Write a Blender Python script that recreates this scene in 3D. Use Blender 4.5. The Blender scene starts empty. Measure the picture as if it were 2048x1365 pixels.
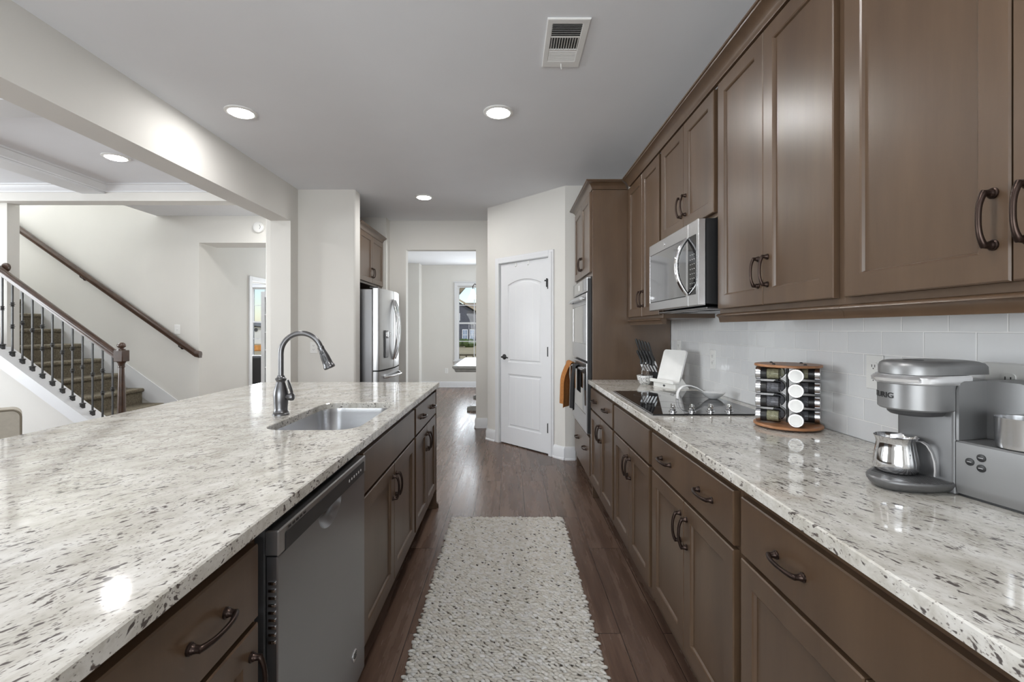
import bpy, bmesh, math, random
from mathutils import Vector, Matrix
S = bpy.context.scene
COL = S.collection
R = math.radians
random.seed(7)

# ------------------------------------------------------------------ camera, world, lights, exposure
cam_d = bpy.data.cameras.new('camera')
cam = bpy.data.objects.new('camera', cam_d)
COL.objects.link(cam)
cam.location = (0, 0, 1.305)
cam.rotation_euler = (R(90), 0, 0)
cam_d.sensor_width = 36
cam_d.lens = 925 / 2048 * 36
cam_d.shift_x = 6 / 2048
cam_d.shift_y = -24 / 2048
cam_d.clip_start = 0.02
cam_d.clip_end = 400
S.camera = cam

S.view_settings.view_transform = 'Standard'
S.view_settings.look = 'None'
S.view_settings.gamma = 1
S.view_settings.exposure = -0.70
S.view_settings.use_curve_mapping = False
S.cycles.use_denoising = True
S.cycles.max_bounces = 10
S.cycles.diffuse_bounces = 6
S.cycles.glossy_bounces = 5
S.cycles.transmission_bounces = 8
S.cycles.sample_clamp_indirect = 6
S.cycles.caustics_reflective = False
S.cycles.caustics_refractive = False

world = bpy.data.worlds.new('world')
S.world = world
world.use_nodes = True
wn = world.node_tree
for n in list(wn.nodes):
    wn.nodes.remove(n)
sky = wn.nodes.new('ShaderNodeTexSky')
sky.sky_type = 'NISHITA'
sky.sun_disc = False
sky.sun_elevation = R(38)
sky.sun_rotation = R(200)
sky.air_density = 1.0
sky.dust_density = .6
sky.ozone_density = 2.0
bg = wn.nodes.new('ShaderNodeBackground')
bg.inputs['Strength'].default_value = 0.26
wo = wn.nodes.new('ShaderNodeOutputWorld')
wn.links.new(sky.outputs[0], bg.inputs[0])
wn.links.new(bg.outputs[0], wo.inputs[0])


def area(name, loc, rot, sx, sy, power, color=(1, 1, 1), shape='RECTANGLE', spread=180):
    d = bpy.data.lights.new(name, 'AREA')
    d.shape = shape
    d.size = sx
    d.size_y = sy
    d.energy = power
    d.color = color
    d.spread = R(spread)
    o = bpy.data.objects.new(name, d)
    COL.objects.link(o)
    o.location = loc
    o.rotation_euler = rot
    return o


DAY = (0.91, 0.96, 1.0)
area('daylight_rear_window', (-1.3, -3.05, 1.35), (R(126), 0, 0), 3.4, 1.9, 285, DAY)
area('daylight_living_window', (-8.35, 1.9, 1.45), (R(114), 0, R(-90)), 3.4, 1.9, 420, DAY)
area('daylight_breakfast_window', (2.95, 8.4, 1.45), (R(100), 0, R(90)), 2.6, 1.8, 190, DAY)
area('daylight_breakfast_far_window', (-.783, 10.28, 1.43), (R(-90), 0, 0), .7, 1.6, 45, DAY)
area('hall_fill', (-3.2, 9.5, 1.5), (R(-78), 0, 0), 1.3, 1.9, 85, DAY)  # added fill lamp that brightens the hall from its unseen end
area('stairwell_fill', (-8.3, 5.3, 4.15), (R(62), 0, R(-90)), .8, 1.3, 290, DAY)  # added fill lamp, out of view, that brightens the stair wall
area('daylight_study_window', (-5.3, 11.05, 1.48), (R(-90), 0, 0), 1.9, 1.6, 420, DAY)
sun_d = bpy.data.lights.new('sun', 'SUN')
sun_d.energy = 2.2
sun_d.angle = R(2)
sun = bpy.data.objects.new('sun', sun_d)
COL.objects.link(sun)
sun.rotation_euler = (R(48), 0, R(20))

# ------------------------------------------------------------------ materials


class NT:
    def __init__(s, name):
        s.m = bpy.data.materials.new(name)
        s.m.use_nodes = True
        s.t = s.m.node_tree
        s.b = s.t.nodes['Principled BSDF']

    def n(s, typ, **kw):
        nd = s.t.nodes.new(typ)
        for k, v in kw.items():
            if k.startswith('i_'):
                key = k[2:].replace('_', ' ')
                nd.inputs[key].default_value = v
            else:
                setattr(nd, k, v)
        return nd

    def l(s, a, b):
        s.t.links.new(a, b)

    def coords(s, scale=(1, 1, 1), rot=(0, 0, 0), loc=(0, 0, 0)):
        tc = s.n('ShaderNodeTexCoord')
        mp = s.n('ShaderNodeMapping')
        mp.inputs['Scale'].default_value = scale
        mp.inputs['Rotation'].default_value = rot
        mp.inputs['Location'].default_value = loc
        s.l(tc.outputs['Object'], mp.inputs[0])
        return mp.outputs[0]

    def noise(s, vec, scale, detail=2, rough=.5):
        nd = s.n('ShaderNodeTexNoise')
        nd.inputs['Scale'].default_value = scale
        nd.inputs['Detail'].default_value = detail
        nd.inputs['Roughness'].default_value = rough
        s.l(vec, nd.inputs['Vector'])
        return nd.outputs['Fac']

    def ramp(s, fac, stops, interp='LINEAR'):
        nd = s.n('ShaderNodeValToRGB')
        cr = nd.color_ramp
        cr.interpolation = interp
        while len(cr.elements) < len(stops):
            cr.elements.new(0.5)
        for e, (p, c) in zip(cr.elements, stops):
            e.position = p
            e.color = (*c, 1) if len(c) == 3 else c
        s.l(fac, nd.inputs[0])
        return nd.outputs[0]

    def mix(s, fac, a, b, typ='MIX'):
        nd = s.n('ShaderNodeMix', data_type='RGBA', blend_type=typ)
        if isinstance(fac, (int, float)):
            nd.inputs[0].default_value = fac
        else:
            s.l(fac, nd.inputs[0])
        for v, i in ((a, 6), (b, 7)):
            if isinstance(v, tuple):
                nd.inputs[i].default_value = (*v, 1)
            else:
                s.l(v, nd.inputs[i])
        return nd.outputs[2]

    def bump(s, h, strength=.2, dist=.01):
        nd = s.n('ShaderNodeBump')
        nd.inputs['Strength'].default_value = strength
        nd.inputs['Distance'].default_value = dist
        s.l(h, nd.inputs['Height'])
        s.l(nd.outputs[0], s.b.inputs['Normal'])
        return nd

    def set(s, color=None, rough=None, metal=None, **kw):
        if color is not None:
            if isinstance(color, tuple):
                s.b.inputs['Base Color'].default_value = (*color, 1)
            else:
                s.l(color, s.b.inputs['Base Color'])
        if rough is not None:
            if isinstance(rough, (int, float)):
                s.b.inputs['Roughness'].default_value = rough
            else:
                s.l(rough, s.b.inputs['Roughness'])
        if metal is not None:
            s.b.inputs['Metallic'].default_value = metal
        for k, v in kw.items():
            s.b.inputs[k.replace('_', ' ')].default_value = v
        return s.m


def srgb(r, g, b):
    f = lambda c: ((c / 255 + .055) / 1.055) ** 2.4 if c > 10 else c / 255 / 12.92
    return (f(r), f(g), f(b))


def plain(name, color, rough=.5, metal=0.0, var=0.06, scale=8, bump=0, **kw):
    """a colour with a faint procedural mottling"""
    t = NT(name)
    v = t.coords()
    f = t.noise(v, scale, 3)
    a = tuple(max(0, c * (1 - var)) for c in color)
    b = tuple(min(1, c * (1 + var)) for c in color)
    c = t.ramp(f, [(.3, a), (.7, b)])
    if bump:
        t.bump(t.noise(v, scale * 12, 2), bump, .003)
    return t.set(c, rough, metal, **kw)


M = {}
M['wall'] = plain('wall paint', srgb(221, 219, 214), .75, var=.012, scale=3, bump=.04)
M['ceiling'] = plain('ceiling paint', srgb(236, 238, 242), .9, var=.01, scale=3, bump=.04)
M['white'] = plain('white trim paint', srgb(222, 223, 225), .4, var=.01, scale=4)
M['plate'] = plain('white plastic', srgb(236, 236, 234), .35, var=.01)


def wood_cab():
    t = NT('brown stained maple')
    v = t.coords((1, 1, .18))
    f = t.noise(v, 9, 5, .6)
    v2 = t.coords((14, 14, .9))
    g = t.noise(v2, 6, 4, .6)
    c = t.ramp(f, [(.25, srgb(77, 59, 44)), (.75, srgb(95, 75, 57))])
    c2 = t.ramp(g, [(.3, (.93, .925, .92)), (.7, (1.03, 1.03, 1.03))])
    c3 = t.mix(.55, c, c2, 'MULTIPLY')
    t.bump(g, .03, .002)
    return t.set(c3, .33, 0, Coat_Weight=.12, Coat_Roughness=.28)


M['wood'] = wood_cab()
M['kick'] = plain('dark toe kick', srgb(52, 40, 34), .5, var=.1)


def granite(name, ang):
    t = NT(name)
    tc = t.n('ShaderNodeTexCoord')
    # wobble the coordinates so that the flecks are irregular
    wob = t.n('ShaderNodeTexNoise')
    wob.inputs['Scale'].default_value = 9
    wob.inputs['Detail'].default_value = 2
    t.l(tc.outputs['Object'], wob.inputs['Vector'])
    add = t.n('ShaderNodeVectorMath', operation='MULTIPLY_ADD')
    t.l(wob.outputs['Color'], add.inputs[0])
    add.inputs[1].default_value = (.05, .05, .05)
    t.l(tc.outputs['Object'], add.inputs[2])

    def mp(sc):
        m0 = t.n('ShaderNodeMapping')
        m0.inputs['Rotation'].default_value = (0, 0, ang)
        m1 = t.n('ShaderNodeMapping')
        m1.inputs['Scale'].default_value = sc
        t.l(add.outputs[0], m0.inputs[0])
        t.l(m0.outputs[0], m1.inputs[0])
        return m1.outputs[0]
    big = t.noise(mp((1, 1.6, 1.4)), 7, 4, .6)
    base = t.ramp(big, [(.3, srgb(190, 186, 176)), (.5, srgb(211, 208, 201)), (.68, srgb(224, 222, 217))])
    grey = t.noise(mp((1, 2.0, 1.6)), 26, 4, .65)
    greyc = t.ramp(grey, [(.44, (1, 1, 1)), (.66, (.80, .785, .76))])
    base = t.mix(1.0, base, greyc, 'MULTIPLY')
    clus = t.noise(mp((1, 1.3, 1.2)), 8, 2, .5)
    fl = t.noise(mp((1, 2.3, 2.0)), 44, 2, .5)
    s1 = t.n('ShaderNodeMath', operation='MULTIPLY_ADD')
    t.l(clus, s1.inputs[0])
    s1.inputs[1].default_value = .34
    t.l(fl, s1.inputs[2])
    m1 = t.ramp(s1.outputs[0], [(.785, (0, 0, 0)), (.845, (1, 1, 1))])
    base = t.mix(m1, base, srgb(94, 88, 85))
    fl2 = t.noise(mp((1, 2.6, 2.2)), 95, 2, .5)
    s2 = t.n('ShaderNodeMath', operation='MULTIPLY_ADD')
    t.l(clus, s2.inputs[0])
    s2.inputs[1].default_value = .22
    t.l(fl2, s2.inputs[2])
    m2 = t.ramp(s2.outputs[0], [(.725, (0, 0, 0)), (.785, (.8, .8, .8))])
    base = t.mix(m2, base, srgb(110, 100, 94))
    return t.set(base, .07, 0, Specular_IOR_Level=.55)


M['granite_l'] = granite('speckled granite of the island', R(-62))
M['granite_r'] = granite('speckled granite of the wall run', R(68))


def floor_mat():
    t = NT('dark plank floor')
    tc = t.n('ShaderNodeTexCoord')
    mp = t.n('ShaderNodeMapping')
    mp.inputs['Rotation'].default_value = (0, 0, R(90))
    mp.inputs['Location'].default_value = (.31, .068, 0)
    t.l(tc.outputs['Object'], mp.inputs[0])
    br = t.n('ShaderNodeTexBrick', offset=.37, offset_frequency=2)
    br.inputs['Scale'].default_value = 1
    br.inputs['Mortar Size'].default_value = .0018
    br.inputs['Mortar Smooth'].default_value = .3
    br.inputs['Bias'].default_value = 0
    br.inputs['Brick Width'].default_value = 1.22
    br.inputs['Row Height'].default_value = .182
    br.inputs['Color1'].default_value = (0, 0, 0, 1)
    br.inputs['Color2'].default_value = (1, 1, 1, 1)
    br.inputs['Mortar'].default_value = (.5, .5, .5, 1)
    t.l(mp.outputs[0], br.inputs['Vector'])
    # grain, shifted per plank
    off = t.n('ShaderNodeVectorMath', operation='MULTIPLY_ADD')
    t.l(br.outputs['Color'], off.inputs[0])
    off.inputs[1].default_value = (3.1, 1.7, 5.3)
    t.l(tc.outputs['Object'], off.inputs[2])
    m2 = t.n('ShaderNodeMapping')
    m2.inputs['Scale'].default_value = (7, .55, 1)
    t.l(off.outputs[0], m2.inputs[0])
    g = t.noise(m2.outputs[0], 2.2, 6, .62)
    m3 = t.n('ShaderNodeMapping')
    m3.inputs['Scale'].default_value = (48, 1.6, 1)
    t.l(off.outputs[0], m3.inputs[0])
    fine = t.noise(m3.outputs[0], 2, 3, .6)
    c = t.ramp(g, [(.25, srgb(76, 58, 49)), (.5, srgb(103, 82, 70)), (.78, srgb(132, 110, 96))])
    cf = t.ramp(fine, [(.3, (.8, .79, .78)), (.65, (1.06, 1.06, 1.06))])
    c = t.mix(.6, c, cf, 'MULTIPLY')
    tint = t.ramp(br.outputs['Color'], [(0, (.80, .80, .80)), (1, (1.14, 1.13, 1.12))])
    c = t.mix(1, c, tint, 'MULTIPLY')
    c = t.mix(br.outputs['Fac'], c, srgb(34, 25, 22))
    h = t.n('ShaderNodeMath', operation='SUBTRACT')
    t.l(fine, h.inputs[0])
    t.l(br.outputs['Fac'], h.inputs[1])
    t.bump(h.outputs[0], .12, .003)
    rr = t.ramp(g, [(.3, (.22, .22, .22)), (.7, (.32, .32, .32))])
    return t.set(c, rr, 0, Specular_IOR_Level=.5)


M['floor'] = floor_mat()


def tile_mat():
    t = NT('glossy white tile')
    tc = t.n('ShaderNodeTexCoord')
    sep = t.n('ShaderNodeSeparateXYZ')
    t.l(tc.outputs['Object'], sep.inputs[0])
    cmb = t.n('ShaderNodeCombineXYZ')
    sy = t.n('ShaderNodeMath', operation='ADD')
    t.l(sep.outputs[1], sy.inputs[0])
    sy.inputs[1].default_value = -3.277 + .157 * 40
    sz = t.n('ShaderNodeMath', operation='ADD')
    t.l(sep.outputs[2], sz.inputs[0])
    sz.inputs[1].default_value = -1.2966 + .0785 * 20
    t.l(sy.outputs[0], cmb.inputs[0])
    t.l(sz.outputs[0], cmb.inputs[1])
    br = t.n('ShaderNodeTexBrick', offset=.5, offset_frequency=2)
    br.inputs['Scale'].default_value = 1
    br.inputs['Mortar Size'].default_value = .0026
    br.inputs['Mortar Smooth'].default_value = .5
    br.inputs['Brick Width'].default_value = .157
    br.inputs['Row Height'].default_value = .0785
    br.inputs['Color1'].default_value = (*srgb(233, 234, 235), 1)
    br.inputs['Color2'].default_value = (*srgb(226, 227, 229), 1)
    br.inputs['Mortar'].default_value = (*srgb(250, 250, 250), 1)
    t.l(cmb.outputs[0], br.inputs['Vector'])
    w = t.noise(tc.outputs['Object'], 14, 2)
    h = t.n('ShaderNodeMath', operation='MULTIPLY_ADD')
    t.l(br.outputs['Fac'], h.inputs[0])
    h.inputs[1].default_value = -1.6
    t.l(w, h.inputs[2])
    t.bump(h.outputs[0], .5, .004)
    return t.set(br.outputs['Color'], .09)


M['tile'] = tile_mat()


def steel(name, col, rough, ax):
    t = NT(name)
    sc = [1.0, 1.0, 1.0]
    sc[ax] = .2
    f = t.noise(t.coords(tuple(sc)), 3, 2)
    c = t.ramp(f, [(.3, tuple(x * .98 for x in col)), (.7, tuple(min(1, x * 1.015) for x in col))])
    return t.set(c, rough, 1.0)


M['steel'] = steel('brushed steel', (.62, .62, .63), .27, 1)
M['steel_v'] = steel('upright brushed steel', (.62, .62, .63), .24, 2)
M['steel_fridge'] = steel('satin fridge steel', (.46, .46, .465), .30, 2)
M['band'] = plain('bright satin metal', (.80, .80, .81), .26, .7, var=.01)
M['steel_dark'] = steel('dark brushed steel', (.29, .29, .30), .33, 2)
M['chrome'] = plain('polished steel', (.78, .78, .79), .1, 1.0, var=.02)
M['bronze'] = plain('oil rubbed bronze', srgb(62, 50, 45), .33, .85, var=.25, scale=30)
M['gunmetal'] = plain('spot resistant dark steel', (.17, .17, .175), .3, 1.0, var=.06)
M['black_glass'] = plain('black glass', (.012, .012, .013), .04, 0, var=.02, Specular_IOR_Level=.6)
M['smoke_glass'] = plain('smoked appliance glass', (.10, .10, .105), .07, 0, var=.02, Specular_IOR_Level=1.0, Coat_Weight=.6, Coat_Roughness=.05)
M['black'] = plain('black plastic', (.014, .014, .015), .4, 0, var=.1)
M['charcoal'] = plain('dark grey plastic', (.05, .05, .052), .45, 0, var=.08)
M['ceramic'] = plain('white ceramic', srgb(238, 238, 238), .12, 0, var=.01)
M['brewer'] = plain('metallic grey plastic', (.26, .26, .262), .36, .55, var=.03)
M['brewer_dark'] = plain('dark metallic grey plastic', (.17, .17, .172), .38, .55, var=.03)
M['lid_white'] = plain('white jar label', srgb(236, 236, 234), .45, 0, var=.02)
M['sofa'] = plain('beige upholstery', srgb(176, 170, 158), .9, 0, var=.05, scale=40, bump=.2)
M['piping'] = plain('grey brown piping', srgb(120, 112, 98), .85, 0, var=.05)
M['darkwood'] = plain('dark stained rail wood', srgb(68, 49, 38), .3, 0, var=.25, scale=18, Coat_Weight=.3, Coat_Roughness=.2)
M['iron'] = plain('dark wrought iron', srgb(74, 74, 74), .42, .6, var=.1, scale=30)
M['black_fabric'] = plain('black leather', (.012, .012, .013), .45, 0, var=.1, bump=.1)
M['lampglow'] = None


def emit(name, col, strength):
    t = NT(name)
    t.set(col, .5)
    t.b.inputs['Emission Color'].default_value = (*col, 1)
    t.b.inputs['Emission Strength'].default_value = strength
    return t.m


M['lampglow'] = emit('lit lamp diffuser', (1, .99, .98), 75)
M['shadeglow'] = emit('lit glass shade', (1, .95, .86), 1.6)


def glass(name, col=(1, 1, 1), rough=0.0):
    t = NT(name)
    f = t.noise(t.coords(), 3)
    c = t.ramp(f, [(.3, tuple(x * .985 for x in col)), (.7, col)])
    return t.set(c, rough, 0, Transmission_Weight=1.0, IOR=1.45)


def pane_glass():
    # thin clear pane: mostly see-through with a faint reflection
    t = NT('clear window pane')
    tr = t.n('ShaderNodeBsdfTransparent')
    gl = t.n('ShaderNodeBsdfGlossy')
    gl.inputs['Roughness'].default_value = .02
    fr = t.n('ShaderNodeFresnel')
    fr.inputs[0].default_value = 1.25
    mx = t.n('ShaderNodeMixShader')
    t.l(fr.outputs[0], mx.inputs[0])
    t.l(tr.outputs[0], mx.inputs[1])
    t.l(gl.outputs[0], mx.inputs[2])
    t.l(mx.outputs[0], t.t.nodes['Material Output'].inputs[0])
    return t.m


M['pane'] = pane_glass()
M['glass'] = glass('clear glass')
M['tank'] = glass('tinted tank plastic', (.72, .74, .76), .08)


def carpet_mat():
    t = NT('olive brown carpet')
    v = t.coords()
    a = t.noise(v, 60, 3, .7)
    b = t.noise(v, 260, 2, .6)
    c = t.ramp(a, [(.3, srgb(88, 80, 66)), (.7, srgb(140, 131, 112))])
    c2 = t.ramp(b, [(.3, (.75, .75, .75)), (.7, (1.1, 1.1, 1.1))])
    t.bump(b, .6, .008)
    return t.set(t.mix(.8, c, c2, 'MULTIPLY'), .95)


M['carpet'] = carpet_mat()


def rug_mat():
    t = NT('chunky oatmeal wool')
    at = t.n('ShaderNodeAttribute', attribute_name='yarn')
    v = t.coords((1, 3, 1))
    f = t.noise(v, 260, 3, .75)
    c2 = t.ramp(f, [(.3, (.85, .85, .85)), (.7, (1.06, 1.06, 1.06))])
    t.bump(f, .9, .006)
    return t.set(t.mix(.8, at.outputs['Color'], c2, 'MULTIPLY'), .95)


M['rug'] = rug_mat()


def marble_mat():
    t = NT('grey veined marble')
    v = t.coords()
    n = t.n('ShaderNodeTexNoise')
    n.inputs['Scale'].default_value = 22
    n.inputs['Detail'].default_value = 5
    n.inputs['Distortion'].default_value = 2.2
    t.l(v, n.inputs['Vector'])
    c = t.ramp(n.outputs['Fac'], [(.42, srgb(226, 226, 224)), (.5, srgb(120, 120, 120)), (.57, srgb(222, 222, 222))])
    return t.set(c, .15)


M['marble'] = marble_mat()
M['white_marble'] = plain('white marble', srgb(232, 232, 230), .3, 0, var=.03, scale=14)
M['acacia'] = plain('honey coloured wood', srgb(160, 112, 76), .4, 0, var=.22, scale=26)
M['greytable'] = plain('grey limed wood', srgb(150, 150, 146), .35, 0, var=.12, scale=16)
M['towel_orange'] = plain('ochre terry cloth', srgb(172, 114, 60), .95, 0, var=.16, scale=70, bump=.5)
M['towel_black'] = plain('black terry cloth', srgb(36, 36, 38), .95, 0, var=.16, scale=70, bump=.5)
M['spice'] = plain('dried herbs', srgb(150, 148, 122), .9, 0, var=.3, scale=120)
M['spice_dark'] = plain('dark peppercorns', srgb(104, 105, 110), .9, 0, var=.4, scale=120)


def brick_dark():
    t = NT('dark grey house brick')
    tc = t.n('ShaderNodeTexCoord')
    sep = t.n('ShaderNodeSeparateXYZ')
    t.l(tc.outputs['Object'], sep.inputs[0])
    cm = t.n('ShaderNodeCombineXYZ')
    t.l(sep.outputs[0], cm.inputs[0])
    t.l(sep.outputs[2], cm.inputs[1])
    br = t.n('ShaderNodeTexBrick')
    br.inputs['Scale'].default_value = 2.2
    br.inputs['Color1'].default_value = (*srgb(72, 72, 82), 1)
    br.inputs['Color2'].default_value = (*srgb(90, 90, 98), 1)
    br.inputs['Mortar'].default_value = (*srgb(120, 120, 124), 1)
    t.l(cm.outputs[0], br.inputs['Vector'])
    return t.set(br.outputs['Color'], .9)


M['brick'] = brick_dark()
M['roof_tan'] = plain('tan shingle roof', srgb(182, 164, 138), .9, 0, var=.12, scale=3)
M['roof_grey'] = plain('grey shingle roof', srgb(130, 132, 136), .9, 0, var=.12, scale=3)
M['siding'] = plain('pale siding', srgb(222, 220, 212), .8, 0, var=.05, scale=2)
M['lumber'] = plain('orange brown lumber', srgb(206, 140, 66), .8, 0, var=.2, scale=4)
M['lawn'] = plain('dry tan lawn', srgb(206, 184, 140), .95, 0, var=.14, scale=.6)
M['hedge'] = plain('green hedge', srgb(86, 104, 58), .95, 0, var=.5, scale=4, bump=.5)
M['tanpaint'] = plain('tan porch timber', srgb(176, 160, 132), .7, 0, var=.06)
M['winglass'] = plain('house window glass', srgb(150, 165, 185), .1, 0, var=.2, scale=1)
M['recess_shadow'] = plain('recess shadow grey', srgb(40, 40, 40), .8, 0, var=.05)  # shade put into a colour, for the hollow of the ceiling register

# ------------------------------------------------------------------ mesh helpers


class G:
    """collects faces of ONE mesh"""

    def __init__(s):
        s.v = []
        s.f = []

    def add(s, verts, faces, fn=None):
        o = len(s.v)
        s.v += [fn(p) if fn else tuple(p) for p in verts]
        s.f += [tuple(i + o for i in f) for f in faces]
        return s

    def box(s, x0, x1, y0, y1, z0, z1, b=0.0, fn=None):
        x0, x1 = min(x0, x1), max(x0, x1)
        y0, y1 = min(y0, y1), max(y0, y1)
        z0, z1 = min(z0, z1), max(z0, z1)
        if b <= 0:
            vs = [(x, y, z) for x in (x0, x1) for y in (y0, y1) for z in (z0, z1)]
            fs = [(0, 1, 3, 2), (4, 6, 7, 5), (0, 4, 5, 1), (2, 3, 7, 6), (0, 2, 6, 4), (1, 5, 7, 3)]
            return s.add(vs, fs, fn)
        b = min(b, (x1 - x0) * .49, (y1 - y0) * .49, (z1 - z0) * .49)
        vs, idx = [], {}
        for i, (x, sx) in enumerate(((x0, 1), (x1, -1))):
            for j, (y, sy) in enumerate(((y0, 1), (y1, -1))):
                for k, (z, sz) in enumerate(((z0, 1), (z1, -1))):
                    idx[i, j, k, 0] = len(vs)
                    vs.append((x, y + sy * b, z + sz * b))
                    idx[i, j, k, 1] = len(vs)
                    vs.append((x + sx * b, y, z + sz * b))
                    idx[i, j, k, 2] = len(vs)
                    vs.append((x + sx * b, y + sy * b, z))
        fs = []
        for i in (0, 1):
            fs.append([idx[i, j, k, 0] for j, k in ((0, 0), (0, 1), (1, 1), (1, 0))])
            fs.append([idx[j, i, k, 1] for j, k in ((0, 0), (0, 1), (1, 1), (1, 0))])
            fs.append([idx[j, k, i, 2] for j, k in ((0, 0), (0, 1), (1, 1), (1, 0))])
        for i in (0, 1):
            for j in (0, 1):
                fs.append([idx[i, j, 0, 0], idx[i, j, 1, 0], idx[i, j, 1, 1], idx[i, j, 0, 1]])
                fs.append([idx[i, 0, j, 0], idx[i, 1, j, 0], idx[i, 1, j, 2], idx[i, 0, j, 2]])
                fs.append([idx[0, i, j, 1], idx[1, i, j, 1], idx[1, i, j, 2], idx[0, i, j, 2]])
                for k in (0, 1):
                    fs.append([idx[i, j, k, 0], idx[i, j, k, 1], idx[i, j, k, 2]])
        return s.add(vs, fs, fn)

    def loops(s, loops, cap0=True, cap1=True, closed=True, fn=None):
        """skin consecutive loops of equal point count"""
        n = len(loops[0])
        vs = [p for lp in loops for p in lp]
        fs = []
        for i in range(len(loops) - 1):
            for j in range(n if closed else n - 1):
                k = (j + 1) % n
                fs.append((i * n + j, i * n + k, (i + 1) * n + k, (i + 1) * n + j))
        if cap0:
            fs.append(tuple(range(n))[::-1])
        if cap1:
            fs.append(tuple(range((len(loops) - 1) * n, len(loops) * n)))
        return s.add(vs, fs, fn)

    def prism(s, poly, axis, a0, a1, fn=None):
        def mk(p, a):
            return {'x': (a, p[0], p[1]), 'y': (p[0], a, p[1]), 'z': (p[0], p[1], a)}[axis]
        return s.loops([[mk(p, a0) for p in poly], [mk(p, a1) for p in poly]], fn=fn)

    def tube(s, pts, rad, n=10, cap=True, fn=None, flat=1.0, up=None):
        pts = [Vector(p) for p in pts]
        if isinstance(rad, (int, float)):
            rad = [rad] * len(pts)
        lps = []
        ref = Vector(up) if up else None
        prev = None
        for i, p in enumerate(pts):
            a = pts[max(0, i - 1)]
            b = pts[min(len(pts) - 1, i + 1)]
            t = (b - a).normalized()
            if prev is None:
                r = ref or (Vector((0, 0, 1)) if abs(t.z) < .9 else Vector((1, 0, 0)))
            else:
                r = prev
            e = (r - t * r.dot(t)).normalized()
            prev = e
            g = t.cross(e)
            lps.append([tuple(p + (e * math.cos(q) * flat + g * math.sin(q)) * rad[i]) for q in
                        [2 * math.pi * k / n for k in range(n)]])
        return s.loops(lps, cap, cap, fn=fn)

    def lathe(s, prof, c=(0, 0, 0), axis='z', n=24, cap0=True, cap1=True, fn=None):
        """prof: list of (radius, height)"""
        lps = []
        for r, h in prof:
            r = max(r, 1e-4)
            lp = []
            for k in range(n):
                q = 2 * math.pi * k / n
                a, b = r * math.cos(q), r * math.sin(q)
                lp.append({'z': (c[0] + a, c[1] + b, c[2] + h), 'x': (c[0] + h, c[1] + a, c[2] + b),
                           'y': (c[0] + a, c[1] + h, c[2] + b)}[axis])
            lps.append(lp)
        return s.loops(lps, cap0, cap1, fn=fn)

    def plate(s, outer, holes, z0, z1, axis='z', ch=0.0, hole_walls=True):
        """flat slab with holes; outer and holes are 2-D loops"""
        def mk(p, a):
            return {'z': (p[0], p[1], a), 'x': (a, p[0], p[1]), 'y': (p[0], a, p[1])}[axis]

        def inset(poly, d):
            n = len(poly)
            ar = sum(poly[i][0] * poly[(i + 1) % n][1] - poly[(i + 1) % n][0] * poly[i][1] for i in range(n))
            sg = 1 if ar > 0 else -1
            out = []
            for i in range(n):
                p0, p1, p2 = Vector(poly[i - 1]), Vector(poly[i]), Vector(poly[(i + 1) % n])
                e1 = (p1 - p0).normalized()
                e2 = (p2 - p1).normalized()
                n1 = Vector((-e1.y, e1.x)) * sg
                n2 = Vector((-e2.y, e2.x)) * sg
                m = (n1 + n2)
                m = m / max(.2, m.dot(n1))
                out.append(tuple(p1 + m * d))
            return out
        bm = bmesh.new()

        def face_at(polys, a):
            edges = []
            for poly in polys:
                vs = [bm.verts.new(mk(p, a)) for p in poly]
                for i in range(len(vs)):
                    edges.append(bm.edges.new((vs[i], vs[(i + 1) % len(vs)])))
            bmesh.ops.triangle_fill(bm, edges=edges, use_beauty=True)
        top_o = inset(outer, ch) if ch else outer
        top_h = [inset(h, -ch) if ch else h for h in holes]
        face_at([top_o] + top_h, z1)
        face_at([outer] + holes, z0)
        bm.verts.index_update()
        s.add([v.co[:] for v in bm.verts], [[v.index for v in f.verts] for f in bm.faces])
        bm.free()
        for o, tp in zip([outer] + (holes if hole_walls else []), [top_o] + top_h):
            lp = [[mk(p, z0) for p in o]]
            if ch:
                lp.append([mk(p, z1 - ch) for p in o] if z1 > z0 else [mk(p, z1 + ch) for p in o])
            lp.append([mk(p, z1) for p in tp])
            s.loops(lp, False, False)
        return s

    def build(s, name, mat, parent=None, smooth=None, world=True):
        me = bpy.data.meshes.new(name)
        me.from_pydata(s.v, [], s.f)
        bm = bmesh.new()
        bm.from_mesh(me)
        bmesh.ops.remove_doubles(bm, verts=bm.verts, dist=1e-6)
        bmesh.ops.recalc_face_normals(bm, faces=bm.faces)
        bm.to_mesh(me)
        bm.free()
        me.materials.append(M[mat] if isinstance(mat, str) else mat)
        if smooth:
            for p in me.polygons:
                p.use_smooth = True
            me.set_sharp_from_angle(angle=R(smooth))
        o = bpy.data.objects.new(name, me)
        COL.objects.link(o)
        if parent:
            attach(o, parent, world)
        return o


def origin_of(o):
    """world matrix of a freshly built object (depsgraph not needed)"""
    m = o.matrix_basis.copy()
    if o.parent:
        m = origin_of(o.parent) @ o.matrix_parent_inverse @ m
    return m


def attach(o, parent, world=True):
    o.parent = parent
    if world:
        o.matrix_parent_inverse = origin_of(parent).inverted()


def tag(o, label=None, cat=None, group=None, kind=None):
    if label:
        o['label'] = label
    if cat:
        o['category'] = cat
    if group:
        o['group'] = group
    if kind:
        o['kind'] = kind
    return o


def thing(name, label, cat, loc=(0, 0, 0), rz=0, group=None):
    o = bpy.data.objects.new(name, None)
    o.empty_display_size = .05
    COL.objects.link(o)
    o.location = loc
    o.rotation_euler = (0, 0, rz)
    return tag(o, label, cat, group)


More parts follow.
